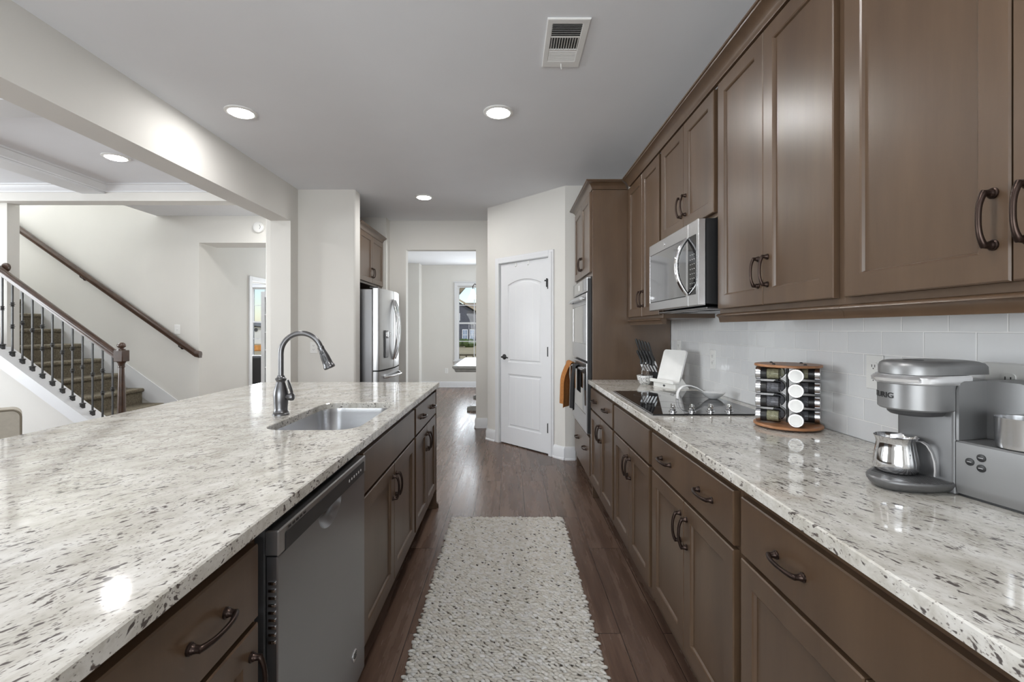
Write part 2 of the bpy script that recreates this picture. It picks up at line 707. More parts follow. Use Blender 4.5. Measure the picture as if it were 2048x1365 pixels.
def copy_tree(o, parent=None):
    c = o.copy()
    COL.objects.link(c)
    if parent:
        c.parent = parent
        c.matrix_parent_inverse = o.matrix_parent_inverse.copy()
    for ch in list(o.children):
        copy_tree(ch, c)
    return c


def struct(name, g, mat, label=None, parent=None, smooth=None):
    o = g.build(name, mat, parent, smooth)
    if not parent:
        o['kind'] = 'structure'
        if label:
            o['label'] = label
    return o


def rrect(x0, x1, y0, y1, r, n=6):
    pts = []
    for cx, cy, a in ((x1 - r, y1 - r, 0), (x0 + r, y1 - r, 90), (x0 + r, y0 + r, 180), (x1 - r, y0 + r, 270)):
        for k in range(n + 1):
            q = R(a + 90 * k / n)
            pts.append((cx + r * math.cos(q), cy + r * math.sin(q)))
    return pts


def mesh_text(txt, size, extrude=.0006):
    cu = bpy.data.curves.new('txt', 'FONT')
    cu.body = txt
    cu.size = size
    cu.extrude = extrude
    cu.offset = size * .022
    cu.align_x = 'CENTER'
    cu.align_y = 'CENTER'
    o = bpy.data.objects.new('txt', cu)
    COL.objects.link(o)
    dg = bpy.context.evaluated_depsgraph_get()
    me = bpy.data.meshes.new_from_object(o.evaluated_get(dg))
    vs = [tuple(v.co) for v in me.vertices]
    fs = [tuple(p.vertices) for p in me.polygons]
    bpy.data.objects.remove(o)
    bpy.data.curves.remove(cu)
    bpy.data.meshes.remove(me)
    return vs, fs


CEIL = 2.735
# ------------------------------------------------------------------ the setting
g = G()
g.box(-8.6, 3.2, -3.3, 12.0, -.06, 0)
struct('floor', g, 'floor', 'dark brown plank floor')

g = G()
g.box(-2.5, 3.2, -3.3, 6.22, CEIL, CEIL + .1)           # kitchen
g.box(-8.6, -2.5, -3.3, 4.66, CEIL, CEIL + .1)          # living room
g.box(-4.45, -2.5, 4.66, 6.2, CEIL, CEIL + .1)          # stair hall
g.box(-8.6, -2.5, 6.2, 12.0, CEIL, CEIL + .1)           # hall and study
g.box(-2.5, 3.2, 6.22, 12.0, CEIL, CEIL + .1)           # breakfast room
g.box(-8.6, -4.45, 4.66, 6.0, 5.2, 5.3)                 # above the stairwell
struct('ceiling', g, 'ceiling', 'flat light grey painted ceiling')

g = G()
g.box(1.258, 1.40, -3.3, 4.72, 0, CEIL)
struct('wall_right', g, 'wall')
g = G()
g.box(1.249, 1.258, .30, 3.565, .9145, 1.40)
struct('wall_tile', g, 'tile', 'glossy white running bond tile backsplash')

# pantry: front return, diagonal with the door, side return
PR, PL = Vector((.559, 4.61)), Vector((-.2536, 5.469))
PD = (PL - PR).normalized()
PN = Vector((-PD.y, PD.x))
if PN.y > 0:
    PN = -PN
PLEN = (PL - PR).length


def pw(p):
    """pantry wall frame: u along the diagonal from the right corner, d out of the wall, z up"""
    q = PR + PD * p[0] + PN * p[1]
    return (q.x, q.y, p[2])


DU0, DU1, DH = .218, .961, 2.045
g = G()
g.box(.559, 1.26, 4.61, 4.72, 0, CEIL)
struct('wall_pantry_right', g, 'wall')
g = G()
g.box(0, DU0 - .012, -.11, 0, 0, CEIL, fn=pw)
g.box(DU1 + .012, PLEN, -.11, 0, 0, CEIL, fn=pw)
g.box(DU0 - .012, DU1 + .012, -.11, 0, DH + .012, CEIL, fn=pw)
struct('wall_pantry', g, 'wall')
g = G()
g.box(PL.x, PL.x + .11, PL.y + .003, 6.10, 0, CEIL)
struct('wall_pantry_left', g, 'wall')

# kitchen back wall with the cased opening, fridge alcove walls
OX0, OX1, OZ = -1.3585, -.435, 2.35
g = G()
g.box(-2.5, OX0, 6.10, 6.22, 0, CEIL)
g.box(OX1, 3.2, 6.10, 6.22, 0, CEIL)
g.box(OX0, OX1, 6.10, 6.22, OZ, CEIL)
struct('wall_back', g, 'wall')
g = G()
g.box(-2.4, -1.575, 5.925, 6.10, 0, CEIL)
struct('wall_alcove_far', g, 'wall')
g = G()
g.box(-2.5, -2.4, 4.905, 9.6, 0, CEIL)
struct('wall_alcove_back', g, 'wall')
g = G()
g.prism(rrect(-2.5, -1.575, 4.739, 4.905, .022, 5), 'z', 0, CEIL)
struct('wall_alcove_near', g, 'wall', smooth=40)
g = G()
g.box(-2.361, -2.163, 4.58, 4.74, 0, CEIL)
struct('wall_stub', g, 'wall')

# stair hall walls
g = G()
g.box(-8.6, -3.916, 5.84, 6.2, 0, 5.2)
g.box(-3.916, -2.5, 5.84, 6.2, 2.395, CEIL)
struct('wall_stair', g, 'wall')
g = G()
g.box(-8.6, -5.058, 4.66, 4.78, 0, 5.2)
struct('wall_stair_side', g, 'wall')
g = G()
g.box(-5.057, -4.451, 4.66, 4.78, CEIL + .001, 5.2)
struct('wall_stairwell_near', g, 'wall')
g = G()
g.box(-4.45, -4.35, 4.78, 5.839, CEIL + .101, 5.2)
struct('wall_stairwell_right', g, 'wall')
HY0, HY1, HZ = 7.05, 8.55, 2.04
g = G()
g.box(-4.05, -3.93, 6.2, HY0, 0, CEIL)
g.box(-4.05, -3.93, HY1, 9.6, 0, CEIL)
g.box(-4.05, -3.93, HY0, HY1, HZ, CEIL)
struct('wall_hall', g, 'wall')


def wall_with_windows(name, axis, a0, a1, b0, b1, z1, holes):
    """wall slab whose openings are (from, to, sill, head) along the wall"""
    g = G()

    def bx(u0, u1, zz0, zz1):
        if u1 - u0 < 1e-4 or zz1 - zz0 < 1e-4:
            return
        if axis == 'y':      # wall runs along x
            g.box(u0, u1, b0, b1, zz0, zz1)
        else:
            g.box(b0, b1, u0, u1, zz0, zz1)
    u = a0
    for h0, h1, s, hd in sorted(holes):
        bx(u, h0, 0, z1)
        bx(h0, h1, 0, s)
        bx(h0, h1, hd, z1)
        u = h1
    bx(u, a1, 0, z1)
    return struct(name, g, 'wall')


wall_with_windows('wall_hall_end', 'y', -4.05, -2.4, 9.6, 9.7, CEIL, [(-3.82, -2.6, .5, 2.35)])  # opening made up to go with the added hall fill lamp
wall_with_windows('wall_far', 'y', -1.95, 3.2, 10.35, 10.5, CEIL, [(-1.157, -.409, .60, 2.27)])
g = G()
g.box(-4.06, -1.95, 10.05, 10.5, 0, CEIL)
struct('wall_far_left', g, 'wall')
wall_with_windows('wall_study', 'y', -8.6, -4.06, 11.2, 11.35, CEIL, [(-6.25, -5.35, .64, 2.31), (-5.25, -4.35, .64, 2.31)])
wall_with_windows('wall_breakfast', 'x', 4.72, 12.0, 3.05, 3.2, CEIL, [(7.1, 8.3, .5, 2.3), (8.5, 9.7, .5, 2.3)])
wall_with_windows('wall_rear', 'y', -8.6, 3.2, -3.3, -3.15, CEIL, [(-3.0, -1.4, .4, 2.3), (-1.2, .4, .4, 2.3)])
wall_with_windows('wall_left', 'x', -3.3, 12.0, -8.6, -8.45, 5.2, [(.2, 1.8, .5, 2.4), (2.0, 3.6, .5, 2.4), (4.9, 5.7, 3.5, 4.8)])  # the high opening is made up for the stairwell fill lamp

# beams: kitchen header, stair header, coffers
g = G()
g.box(-2.361, -2.163, -3.15, 4.58, 2.3785, CEIL)
struct('beam_kitchen', g, 'wall', 'long boxed beam between kitchen and living room')
g = G()
g.box(-8.45, -2.362, 4.58, 4.66, 2.575, CEIL)
g.box(-5.057, -2.362, 4.66, 4.74, 2.575, CEIL)
struct('beam_stair', g, 'wall')


def crown_profile(p):
    # (out from face, up) 0.075 crown
    return [(0, 0), (.012, 0), (.014, .012), (.022, .02), (.046, .046), (.052, .058), (.066, .062), (.068, .075), (0, .075)]


CP = crown_profile(0)
g = G()
g.box(-4.227, -3.998, -3.15, 4.58, 2.645, CEIL - .001)
g.box(-6.6, -6.37, -3.15, 4.58, 2.645, CEIL - .001)
for ya in (2.70, .2, -2.2):
    g.box(-8.45, -6.601, ya, ya + .23, 2.645, CEIL - .001)
    g.box(-6.369, -4.228, ya, ya + .23, 2.645, CEIL - .001)
    g.box(-3.997, -2.362, ya, ya + .23, 2.645, CEIL - .001)
struct('trim_1', g, 'white', 'white coffer beams of the living room ceiling')
g = G()
zc = CEIL - .076
for xa, sg in ((-4.227, -1), (-3.998, 1)):
    for y0, y1 in ((2.93, 4.58), (.43, 2.70)):
        g.loops([[(xa + sg * a, y0, zc + b) for a, b in CP], [(xa + sg * a, y1, zc + b) for a, b in CP]])
for x0, x1 in ((-8.45, -4.227), (-3.998, -2.362)):
    g.loops([[(x0, 4.58 - a, zc + b) for a, b in CP], [(x1, 4.58 - a, zc + b) for a, b in CP]])
    g.loops([[(x0, 2.93 + a, zc + b) for a, b in CP], [(x1, 2.93 + a, zc + b) for a, b in CP]])
g.loops([[(-2.361 - a, 2.93, zc + b) for a, b in CP], [(-2.361 - a, 4.58, zc + b) for a, b in CP]])
struct('trim_2', g, 'white', 'white crown molding round the ceiling coffers', smooth=35)

# baseboards
BB = [(0, 0), (.026, 0), (.026, .012), (.016, .02), (.016, .105), (.010, .118), (.007, .13), (0, .13)]


def base_run(g, p, q, n):
    p, q, n = Vector(p), Vector(q), Vector(n)
    g.loops([[(p.x + n.x * a, p.y + n.y * a, b) for a, b in BB], [(q.x + n.x * a, q.y + n.y * a, b) for a, b in BB]])


g = G()
base_run(g, PR + PD * 0, PR + PD * (DU0 - .075), PN)
base_run(g, PR + PD * (DU1 + .075), PL + PD * .012, PN)
base_run(g, (.553, 4.61), (.66, 4.61), (0, -1))
base_run(g, (PL.x, 5.46), (PL.x, 6.10), (-1, 0))
struct('baseboard_pantry', g, 'white', 'white baseboard round the pantry', smooth=35)
g = G()
base_run(g, (OX1, 6.10), (PL.x - .026, 6.10), (0, -1))
base_run(g, (-1.575, 6.10), (OX0, 6.10), (0, -1))
base_run(g, (OX1, 6.22), (OX1, 6.10), (-1, 0))
struct('baseboard_back', g, 'white', smooth=35)
g = G()
base_run(g, (-1.95, 10.35), (3.05, 10.35), (0, -1))
base_run(g, (-2.4, 10.05), (-1.95, 10.05), (0, -1))
base_run(g, (-1.95, 10.05), (-1.95, 10.35), (1, 0))
struct('baseboard_far', g, 'white', smooth=35)

# ------------------------------------------------------------------ windows


def window(n, axis, a0, a1, wy, s, hd, inward, label, cols=2, rows=2, trim=True):
    """double hung window; wall inner face at wy, room side is wy + inward*"""
    ctr = ((a0 + a1) / 2, wy, s) if axis == 'y' else (wy, (a0 + a1) / 2, s)
    w = thing('window_%d' % n, label, 'window', ctr)
    w['kind'] = 'structure'
    iw = inward

    def bx(g, u0, u1, d0, d1, z0, z1, b=0):
        if axis == 'y':
            g.box(u0, u1, wy + iw * d0, wy + iw * d1, z0, z1, b)
        else:
            g.box(wy + iw * d0, wy + iw * d1, u0, u1, z0, z1, b)
    if trim:
        g = G()
        bx(g, a0 - .065, a1 + .065, 0, .018, hd, hd + .075, .003)
        bx(g, a0 - .09, a1 + .09, 0, .03, hd + .075, hd + .095, .003)
        bx(g, a0 - .065, a0, 0, .018, s, hd, .003)
        bx(g, a1, a1 + .065, 0, .018, s, hd, .003)
        g.build('casing', 'white', w)
        g = G()
        bx(g, a0 - .09, a1 + .09, -.10, .045, s - .025, s, .004)
        bx(g, a0 - .065, a1 + .065, 0, .016, s - .10, s - .025, .003)
        g.build('sill', 'white', w)
    g = G()
    f = .035
    mid = (s + hd) / 2
    for z0, z1, d in ((s, mid + .02, -.07), (mid - .02, hd, -.10)):
        bx(g, a0, a0 + f, d, d + .03, z0, z1)
        bx(g, a1 - f, a1, d, d + .03, z0, z1)
        bx(g, a0 + f, a1 - f, d, d + .03, z0, z0 + f)
        bx(g, a0 + f, a1 - f, d, d + .03, z1 - f, z1)
        for c in range(1, cols):
            u = a0 + (a1 - a0) * c / cols
            bx(g, u - .008, u + .008, d + .006, d + .024, z0 + f, z1 - f)
        for r in range(1, rows):
            z = z0 + (z1 - z0) * r / rows
            bx(g, a0 + f, a1 - f, d + .007, d + .023, z - .008, z + .008)
    g.build('sash', 'white', w)
    g = G()
    bx(g, a0 + f, a1 - f, -.058, -.054, s + f, mid - .015)
    g2 = G()
    bx(g2, a0 + f, a1 - f, -.088, -.084, mid + .015, hd - f)
    g.build('pane', 'pane', w)
    g2.build('pane', 'pane', w)
    return w


window(1, 'y', -1.157, -.409, 10.35, .60, 2.27, -1, 'tall white double hung window in the breakfast room beyond the opening')
window(2, 'y', -6.25, -5.35, 11.2, .64, 2.31, -1, 'white gridded study window seen past the faucet', 3)
window(3, 'y', -5.25, -4.35, 11.2, .64, 2.31, -1, 'white study window behind the open glazed door', 3)
window(4, 'x', 7.1, 8.3, 3.05, .5, 2.3, -1, 'breakfast room side window nearer the kitchen')
window(5, 'x', 8.5, 9.7, 3.05, .5, 2.3, -1, 'breakfast room side window farther from the kitchen')
window(6, 'y', -3.0, -1.4, -3.15, .4, 2.3, 1, 'rear window nearer the living room')
window(7, 'y', -1.2, .4, -3.15, .4, 2.3, 1, 'rear window nearer the kitchen')
window(8, 'x', .2, 1.8, -8.45, .5, 2.4, 1, 'living room side window nearer the rear')
window(9, 'x', 2.0, 3.6, -8.45, .5, 2.4, 1, 'living room side window nearer the stairs')
window(10, 'y', -3.82, -2.6, 9.6, .5, 2.35, -1, 'unseen window added for the fill light at the hall end')  # invented to give the hall fill lamp an opening
window(11, 'x', 4.9, 5.7, -8.45, 3.5, 4.8, 1, 'unseen upstairs window added for the fill light above the staircase')  # invented to give the stairwell fill lamp an opening

# ------------------------------------------------------------------ pantry door
dr = thing('door_1', 'white arch top two panel pantry door with black lever handle', 'door', pw(((DU0 + DU1) / 2, 0, 0)))
dr['kind'] = 'structure'


def ring_panel(g, loops_d, fn):
    """loops_d: list of (2-D loop, depth)"""
    g.loops([[(p[0], d, p[1]) for p in lp] for lp, d in loops_d], False, True, fn=fn)


def arch_loop(u0, u1, z0, z1, rise, n=10):
    pts = [(u0, z0), (u1, z0)]
    for k in range(n + 1):
        t = k / n
        u = u1 + (u0 - u1) * t
        pts.append((u, z1 + rise * (1 - (2 * t - 1) ** 2)))
    return pts


def off_loop(u0, u1, z0, z1, rise, i):
    return arch_loop(u0 + i, u1 - i, z0 + i, z1 - i, rise)


g = G()
FD = -.012
pu0, pu1 = DU0 + .115, DU1 - .115
P1 = (pu0, pu1, .93, 1.80, .055)
P2 = (pu0, pu1, .20, .80, 0.0)
holes = [arch_loop(*P1), arch_loop(*P2)]
gg = G()
gg.plate([(DU0, .012), (DU1, .012), (DU1, DH), (DU0, DH)], holes, FD - .035, FD, 'y', hole_walls=False)
g.add(gg.v, gg.f, pw)
for P in (P1, P2):
    ring_panel(g, [(off_loop(*P, 0), FD), (off_loop(*P, .008), FD - .008), (off_loop(*P, .022), FD - .010),
                   (off_loop(*P, .034), FD - .003)], pw)
slab = g.build('door_slab', 'white', dr, smooth=30)
# plank grooves of the panels
g = G()
for P, zt in ((P1, 1.785), (P2, .76)):
    for k in (1, 2, 3):
        u = P[0] + (P[1] - P[0]) * k / 4
        g.box(u - .0014, u + .0014, FD - .005, FD - .0027, P[2] + .05, zt, fn=pw)
g.build('panel_groove', 'plate', dr)
g = G()
cw = .062
for d0, d1, w in ((0, .012, cw), (.012, .018, cw * .62)):
    g.box(DU0 - .012 - w, DU0 - .008, d0, d1, 0, DH + .012 + w, .002, fn=pw)
    g.box(DU1 + .008, DU1 + .012 + w, d0, d1, 0, DH + .012 + w, .002, fn=pw)
    g.box(DU0 - .008, DU1 + .008, d0, d1, DH + .008, DH + .012 + w, .002, fn=pw)
g.box(DU0 - .012, DU0 - .003, -.11, 0, 0, DH + .012, fn=pw)
g.box(DU1 + .003, DU1 + .012, -.11, 0, 0, DH + .012, fn=pw)
g.box(DU0 - .012, DU1 + .012, -.11, 0, DH + .003, DH + .012, fn=pw)
g.build('casing', 'white', dr)
hz = .988
g = G()
g.lathe([(.031, 0), (.031, .006), (.024, .012), (.012, .014), (.011, .04)], (0, 0, 0), 'y', 20,
        fn=lambda p: pw((DU1 - .06 + p[0], FD + p[1], hz + p[2])))
g.tube([(DU1 - .06, FD + .04, hz), (DU1 - .09, FD + .043, hz), (DU1 - .13, FD + .042, hz + .002), (DU1 - .165, FD + .04, hz - .004)],
       [.010, .009, .008, .0065], 10, fn=pw)
# lever points along the door towards the hinge side
g = G()
g.lathe([(.031, 0), (.031, .006), (.024, .012), (.012, .014), (.011, .04)], (0, 0, 0), 'y', 20,
        fn=lambda p: pw((DU1 - .06 + p[0], FD + p[1], hz + p[2])))
g.tube([(DU1 - .055, FD + .04, hz), (DU1 - .085, FD + .043, hz + .002), (DU1 - .12, FD + .042, hz + .001), (DU1 - .155, FD + .04, hz - .006)],
       [.010, .009, .008, .0065], 10, fn=pw)
tag(g.build('lever_handle', 'black', slab, 40), 'black lever handle')
for z in (1.77, 1.07, .28):
    g = G()
    g.box(DU0 - .010, DU0 + .016, FD - .004, .010, z - .05, z + .05, .003, fn=pw)
    tag(g.build('hinge', 'black', slab), 'black hinge')
g = G()
g.box(DU0 + .0, DU0 + .05, .006, .014, 1.80, 1.815, .003, fn=pw)
g.box(DU0 + .018, DU0 + .03, FD + .001, .012, 1.74, 1.83, .003, fn=pw)
g.build('door_stop', 'black', slab)

# over the door hooks
for k, u in enumerate((DU0 + .30, DU0 + .49)):
    g = G()
    g.box(u - .006, u + .006, FD + .0005, FD + .003, DH - .045, DH + .001, fn=pw)
    g.tube([(u, FD + .003, DH - .042), (u, FD + .012, DH - .05), (u, FD + .02, DH - .046), (u, FD + .022, DH - .036)], .003, 8, fn=pw)
    tag(g.build('door_hook', 'plate'), 'small white hook over the pantry door top, ' + ('nearer the hinges' if k == 0 else 'nearer the lever side'), 'hook', 'hooks over the pantry door')

# ------------------------------------------------------------------ plates, detector, vent, ceiling lights


def outlet_plate(name, loc, face, label, cat, kind='outlet', w=.074, h=.118):
    """face: outward unit axis ('-x','-y')"""
    t = thing(name, label, cat, loc)
    if face == '-y':
        fn = lambda p: (loc[0] + p[0], loc[1] - p[1], loc[2] + p[2])
    else:
        fn = lambda p: (loc[0] - p[1], loc[1] + p[0], loc[2] + p[2])
    g = G()
    g.box(-w / 2, w / 2, 0.0005, .006, -h / 2, h / 2, .003, fn=fn)
    g.build('plate', 'plate', t)
    if kind == 'outlet':
        for dz in (-.02, .02):
            g = G()
            g.prism(rrect(-.0165, .0165, dz - .014, dz + .014, .008, 4), 'y', .006, .0085, fn=fn)
            r = g.build('receptacle', 'plate', t)
            g = G()
            for dx in (-.0065, .0065):
                g.box(dx - .0012, dx + .0012, .0083, .009, dz - .003, dz + .006, fn=fn)
            g.box(-.002, .002, .0083, .009, dz - .0095, dz - .0055, fn=fn)
            g.build('slot', 'charcoal', r)
    else:
        g = G()
        g.box(-.005, .005, .006, .016, -.012, .004, .002, fn=fn)
        g.build('toggle', 'plate', t)
    return t


outlet_plate('wall_outlet', (1.249, 2.825, 1.12), '-x', 'white outlet on the tile beside the white stand', 'outlet')
outlet_plate('wall_outlet', (1.249, 3.39, 1.165), '-x', 'white wall plate half hidden behind the white stand', 'outlet')
outlet_plate('wall_outlet', (1.249, 1.575, 1.158), '-x', 'white outlet on tile behind the coffee maker front', 'outlet')
outlet_plate('wall_outlet', (1.249, 1.15, 1.16), '-x', 'wide white plate on tile behind the coffee maker back', 'outlet', w=.118)
outlet_plate('wall_outlet', (-2.0, 4.739, 1.115), '-y', 'white outlet on the grey wall behind the faucet', 'outlet')
outlet_plate('wall_outlet', (-1.40, 10.35, .37), '-y', 'white outlet low on the breakfast room wall', 'outlet')
outlet_plate('light_switch', (-4.186, 5.84, 1.30), '-y', 'white light switch on the stair wall below the handrail end', 'switch', 'switch')

t = thing('smoke_detector', 'round white smoke detector high on the stair hall wall', 'detector', (-3.153, 5.84, 2.586))
g = G()
g.lathe([(.070, 0), (.070, -.012), (.066, -.03), (.052, -.040), (.02, -.043)], (-3.153, 5.839, 2.586), 'y', 28)
d = g.build('housing', 'plate', t, 40)
g = G()
g.tube([(-3.153 + .034 * math.cos(R(a)), 5.7985, 2.586 + .034 * math.sin(R(a))) for a in range(-50, 51, 10)], .003, 6)
g.build('slot', 'charcoal', d)

t = thing('ceiling_vent', 'white metal air register on the kitchen ceiling', 'vent', (.278, 2.315, CEIL))
vx0, vx1, vy0, vy1 = .178, .378, 2.12, 2.51
ix0, ix1, iy0, iy1 = .205, .345, 2.155, 2.455
g = G()
g.plate([(vx0, vy0), (vx1, vy0), (vx1, vy1), (vx0, vy1)], [[(ix0, iy0), (ix1, iy0), (ix1, iy1), (ix0, iy1)]], CEIL - .0005, CEIL - .009, 'z', .003)
g.box(ix0, ix1, 2.249, 2.256, CEIL - .0085, CEIL - .003)
g.box(ix0, ix1, 2.352, 2.359, CEIL - .0085, CEIL - .003)
fr = g.build('frame', 'plate', t)
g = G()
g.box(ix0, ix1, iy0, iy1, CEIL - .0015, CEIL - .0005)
g.build('duct_shade', 'recess_shadow', t)  # flat dark sheet painted as the shade behind the slats
for k in range(7):
    y = iy0 + .006 + k * .0135
    g = G()
    g.loops([[(x, y + a, CEIL - .0088 + b) for a, b in ((0, 0), (.0015, -.0003), (.0095, .006), (.008, .0063))] for x in (ix0, ix1)])
    g.build('slat', 'plate', t)
for k in range(11):
    x = ix0 + .004 + k * .0128
    g = G()
    g.loops([[(x + a, y, CEIL - .0088 + b) for a, b in ((0, 0), (.0015, -.0003), (.0068, .006), (.0053, .0063))] for y in (2.256, 2.352)])
    g.build('slat', 'plate', t)
for k in range(7):
    y = 2.362 + k * .0135
    g = G()
    g.loops([[(x, y - a + .010, CEIL - .0088 + b) for a, b in ((0, 0), (.0015, -.0003), (.0095, .006), (.008, .0063))] for x in (ix0, ix1)])
    g.build('slat', 'plate', t)
g = G()
g.tube([(.278, 2.475, CEIL - .009), (.279, 2.48, CEIL - .02), (.282, 2.49, CEIL - .03)], .003, 6)
g.build('damper_lever', 'plate', t)


def can_light(loc, label, power=8):
    x, y, z = loc
    t = thing('recessed_light', label, 'ceiling light', loc, 0, 'recessed ceiling lights')
    g = G()
    g.lathe([(.098, -.0005), (.098, -.006), (.088, -.011), (.075, -.010), (.075, -.0008)], (x, y, z), 'z', 36, False, False)
    g.build('trim_ring', 'plate', t, 40)
    g = G()
    g.lathe([(.0745, -.004), (.0745, -.009), (.066, -.015), (.04, -.019)], (x, y, z), 'z', 36)
    g.build('diffuser', 'lampglow', t, 40)
    area('lamp', (x, y, z - .021), (0, 0, 0), .15, .15, power, (1, .985, .965), 'DISK')
    return t


can_light((-1.764, 3.044, CEIL), 'round recessed light in kitchen ceiling beside the long beam')
can_light((-.07, 3.044, CEIL), 'round recessed light above the aisle past the ceiling vent', 15)
can_light((-.919, 5.0, CEIL), 'farthest round recessed light, near the fridge alcove', 16)
can_light((-3.263, 3.84, CEIL), 'recessed light inside the living room coffer')
can_light((-2.72, 5.3, CEIL), 'added fill light hidden behind the boxed beam in the stair hall', 14)  # added lamp, kept out of sight, to brighten the stair hall
can_light((-5.3, 3.84, CEIL), 'unseen fill light added in the coffer nearest the stair railing', 10)  # added lamp outside the frame, lifts the stair wall
can_light((-3.263, 1.3, CEIL), 'unseen fill light added in the middle living room coffer', 16)  # another added lamp outside the frame, for living room brightness
can_light((-1.764, .9, CEIL), 'recessed light above the near end of the island')
can_light((-.07, .9, CEIL), 'recessed light over the near end of the rug', 15)

# ------------------------------------------------------------------ cabinets


def pull_mesh():
    """bar pull: local x along the bar, y out of the face"""
    g = G()
    hc = .049
    for sx in (-1, 1):
        g.lathe([(.0105, 0), (.0105, .003), (.0085, .0045), (.0085, .007), (.0072, .0085), (.0065, .013), (.0062, .02)],
                (sx * hc, 0, 0), 'y', 12, True, False)
    pts, rad = [], []
    for k in range(17):
        a = k / 16
        x = (2 * a - 1) * (hc + .0015)
        e = abs(2 * a - 1)
        y = .018 + .011 * (1 - e ** 2.6)
        pts.append((x, y, 0))
        rad.append(.0048 + .0016 * e ** 3)
    pts = [(-hc, .0155, 0)] + pts + [(hc, .0155, 0)]
    rad = [.0062] + rad + [.0062]
    g.tube(pts, rad, 10)
    o = g.build('handle', 'bronze', None, 50)
    me = o.data
    bpy.data.objects.remove(o)
    return me


PULL = pull_mesh()


def pull(parent, loc, out, vertical):
    """out: 2-D outward direction; vertical or along the face"""
    o = bpy.data.objects.new('handle', PULL)
    COL.objects.link(o)
    y = Vector((out[0], out[1], 0)).normalized()
    x = Vector((0, 0, 1)) if vertical else Vector((0, 0, 1)).cross(y)
    z = x.cross(y)
    m = Matrix((x, y, z)).transposed().to_4x4()
    m.translation = Vector(loc)
    o.matrix_basis = m
    attach(o, parent)
    return o


class Face:
    """a vertical cabinet face: frame plane at x = xf, outward sign sg, runs along y"""

    def __init__(s, xf, sg):
        s.xf, s.sg = xf, sg

    def fn(s, p):          # p = (u along y, d outward, z)
        return (s.xf + s.sg * p[1], p[0], p[2])

    def front(s, root, name, u0, u1, z0, z1, shaker=True, th=.020, st=.057, mat='wood'):
        g = G()

        def rl(i):
            return [(u0 + i, z0 + i), (u1 - i, z0 + i), (u1 - i, z1 - i), (u0 + i, z1 - i)]
        lp = [(rl(0), .0005), (rl(0), th - .003), (rl(.003), th)]
        if shaker:
            lp += [(rl(st), th), (rl(st + .004), th - .003), (rl(st + .007), th - .0095)]
        else:
            lp += [(rl(.009), th)]
        g.loops([[(p[0], d, p[1]) for p in l] for l, d in lp], True, True, fn=s.fn)
        return g.build(name, mat, root)

    def body(s, root, u0, u1, z0, z1, depth, toe=0.0, xback=None, mat='wood'):
        """open topped carcass with a face panel"""
        g = G()
        f = s.fn
        g.box(u0, u1, -.019, 0, z0, z1, .0015, fn=f)
        g.box(u0, u0 + .015, -depth, -.019, z0, z1, fn=f)
        g.box(u1 - .015, u1, -depth, -.019, z0, z1, fn=f)
        g.box(u0 + .015, u1 - .015, -depth, -.019, z0, z0 + .015, fn=f)
        g.box(u0 + .015, u1 - .015, -depth, -depth + .012, z0 + .015, z1, fn=f)
        b = g.build('body', mat, root)
        if toe:
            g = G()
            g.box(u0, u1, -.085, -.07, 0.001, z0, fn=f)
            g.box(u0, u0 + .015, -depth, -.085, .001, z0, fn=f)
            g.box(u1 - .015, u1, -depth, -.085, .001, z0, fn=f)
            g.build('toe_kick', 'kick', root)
        return b


FR = Face(.645, -1)          # right run
FL = Face(-.547, 1)          # island
FU = Face(.933, -1)          # upper cabinets
GAP = .021                   # reveal of the face frame at each cabinet edge


def base_cabinet(F, u0, u1, label, pulls=2, false_front=False, depth=.60, door_handles=None, out=None, split=True, ztop=.8835):
    ox = F.xf - F.sg * depth / 2
    t = thing('base_cabinet', label, 'cabinet', (ox, (u0 + u1) / 2, 0), 0, 'base cabinets')
    F.body(t, u0 + .0005, u1 - .0005, .10, ztop, depth, .1)
    a, b = u0 + GAP, u1 - GAP
    dw = F.front(t, 'drawer' if not false_front else 'false_front', a, b, .70, .853, False)
    o = (F.sg, 0)
    xh = F.xf + F.sg * .020
    if pulls == 2:
        for q in (.25, .75):
            pull(dw, (xh, a + (b - a) * q, .777), o, False)
    elif pulls == 1:
        pull(dw, (xh, (a + b) / 2, .777), o, False)
    m = (a + b) / 2
    d1 = F.front(t, 'door', a, m - .0015, .15, .688)
    d2 = F.front(t, 'door', m + .0015, b, .15, .688)
    hs = door_handles or (m - .03, m + .03)
    pull(d1, (xh, hs[0], .585), o, True)
    pull(d2, (xh, hs[1], .585), o, True)
    return t


base_cabinet(FR, 2.775, 3.564, 'brown base cabinet beside the oven tower, right of the far aisle')
base_cabinet(FR, 2.045, 2.775, 'brown base cabinet with plain false drawer front under the cooktop', 0, True)
base_cabinet(FR, 1.269, 2.045, 'brown base cabinet with two drawer pulls, below the spice rack')
base_cabinet(FR, .36, 1.269, 'nearest brown base cabinet on the right, below the coffee maker')
base_cabinet(FL, 2.60, 3.345, 'island cabinet at the far end of the island, with two drawer pulls')
base_cabinet(FL, 1.655, 2.60, 'island sink cabinet with a plain false front and paired doors', 0, True)
base_cabinet(FL, .30, .995, 'nearest island cabinet, on the camera side of the dishwasher', 2, False, door_handles=(.40, .945))

# island carcass behind the cabinets and the end panel
t = thing('island_end_cabinet', 'brown end panel of the island with small furniture foot', 'cabinet panel', (-.85, 3.357, 0))
g = G()
g.box(-1.16, -.527, 3.346, 3.366, 0.001, .8835, .002)
g.build('board', 'wood', t)
g = G()
g.prism([(-.6, 0.001), (-.515, .001), (-.515, .025), (-.53, .045), (-.54, .10), (-.6, .10)], 'y', 3.3665, 3.385)
g.build('foot', 'wood', t)
t = tag(G().box(-1.185, -1.165, .30, 3.366, .001, .8835, .002).build('island_back_cabinetry', 'wood'), 'brown back panel of the island facing the living room', 'cabinet panel')

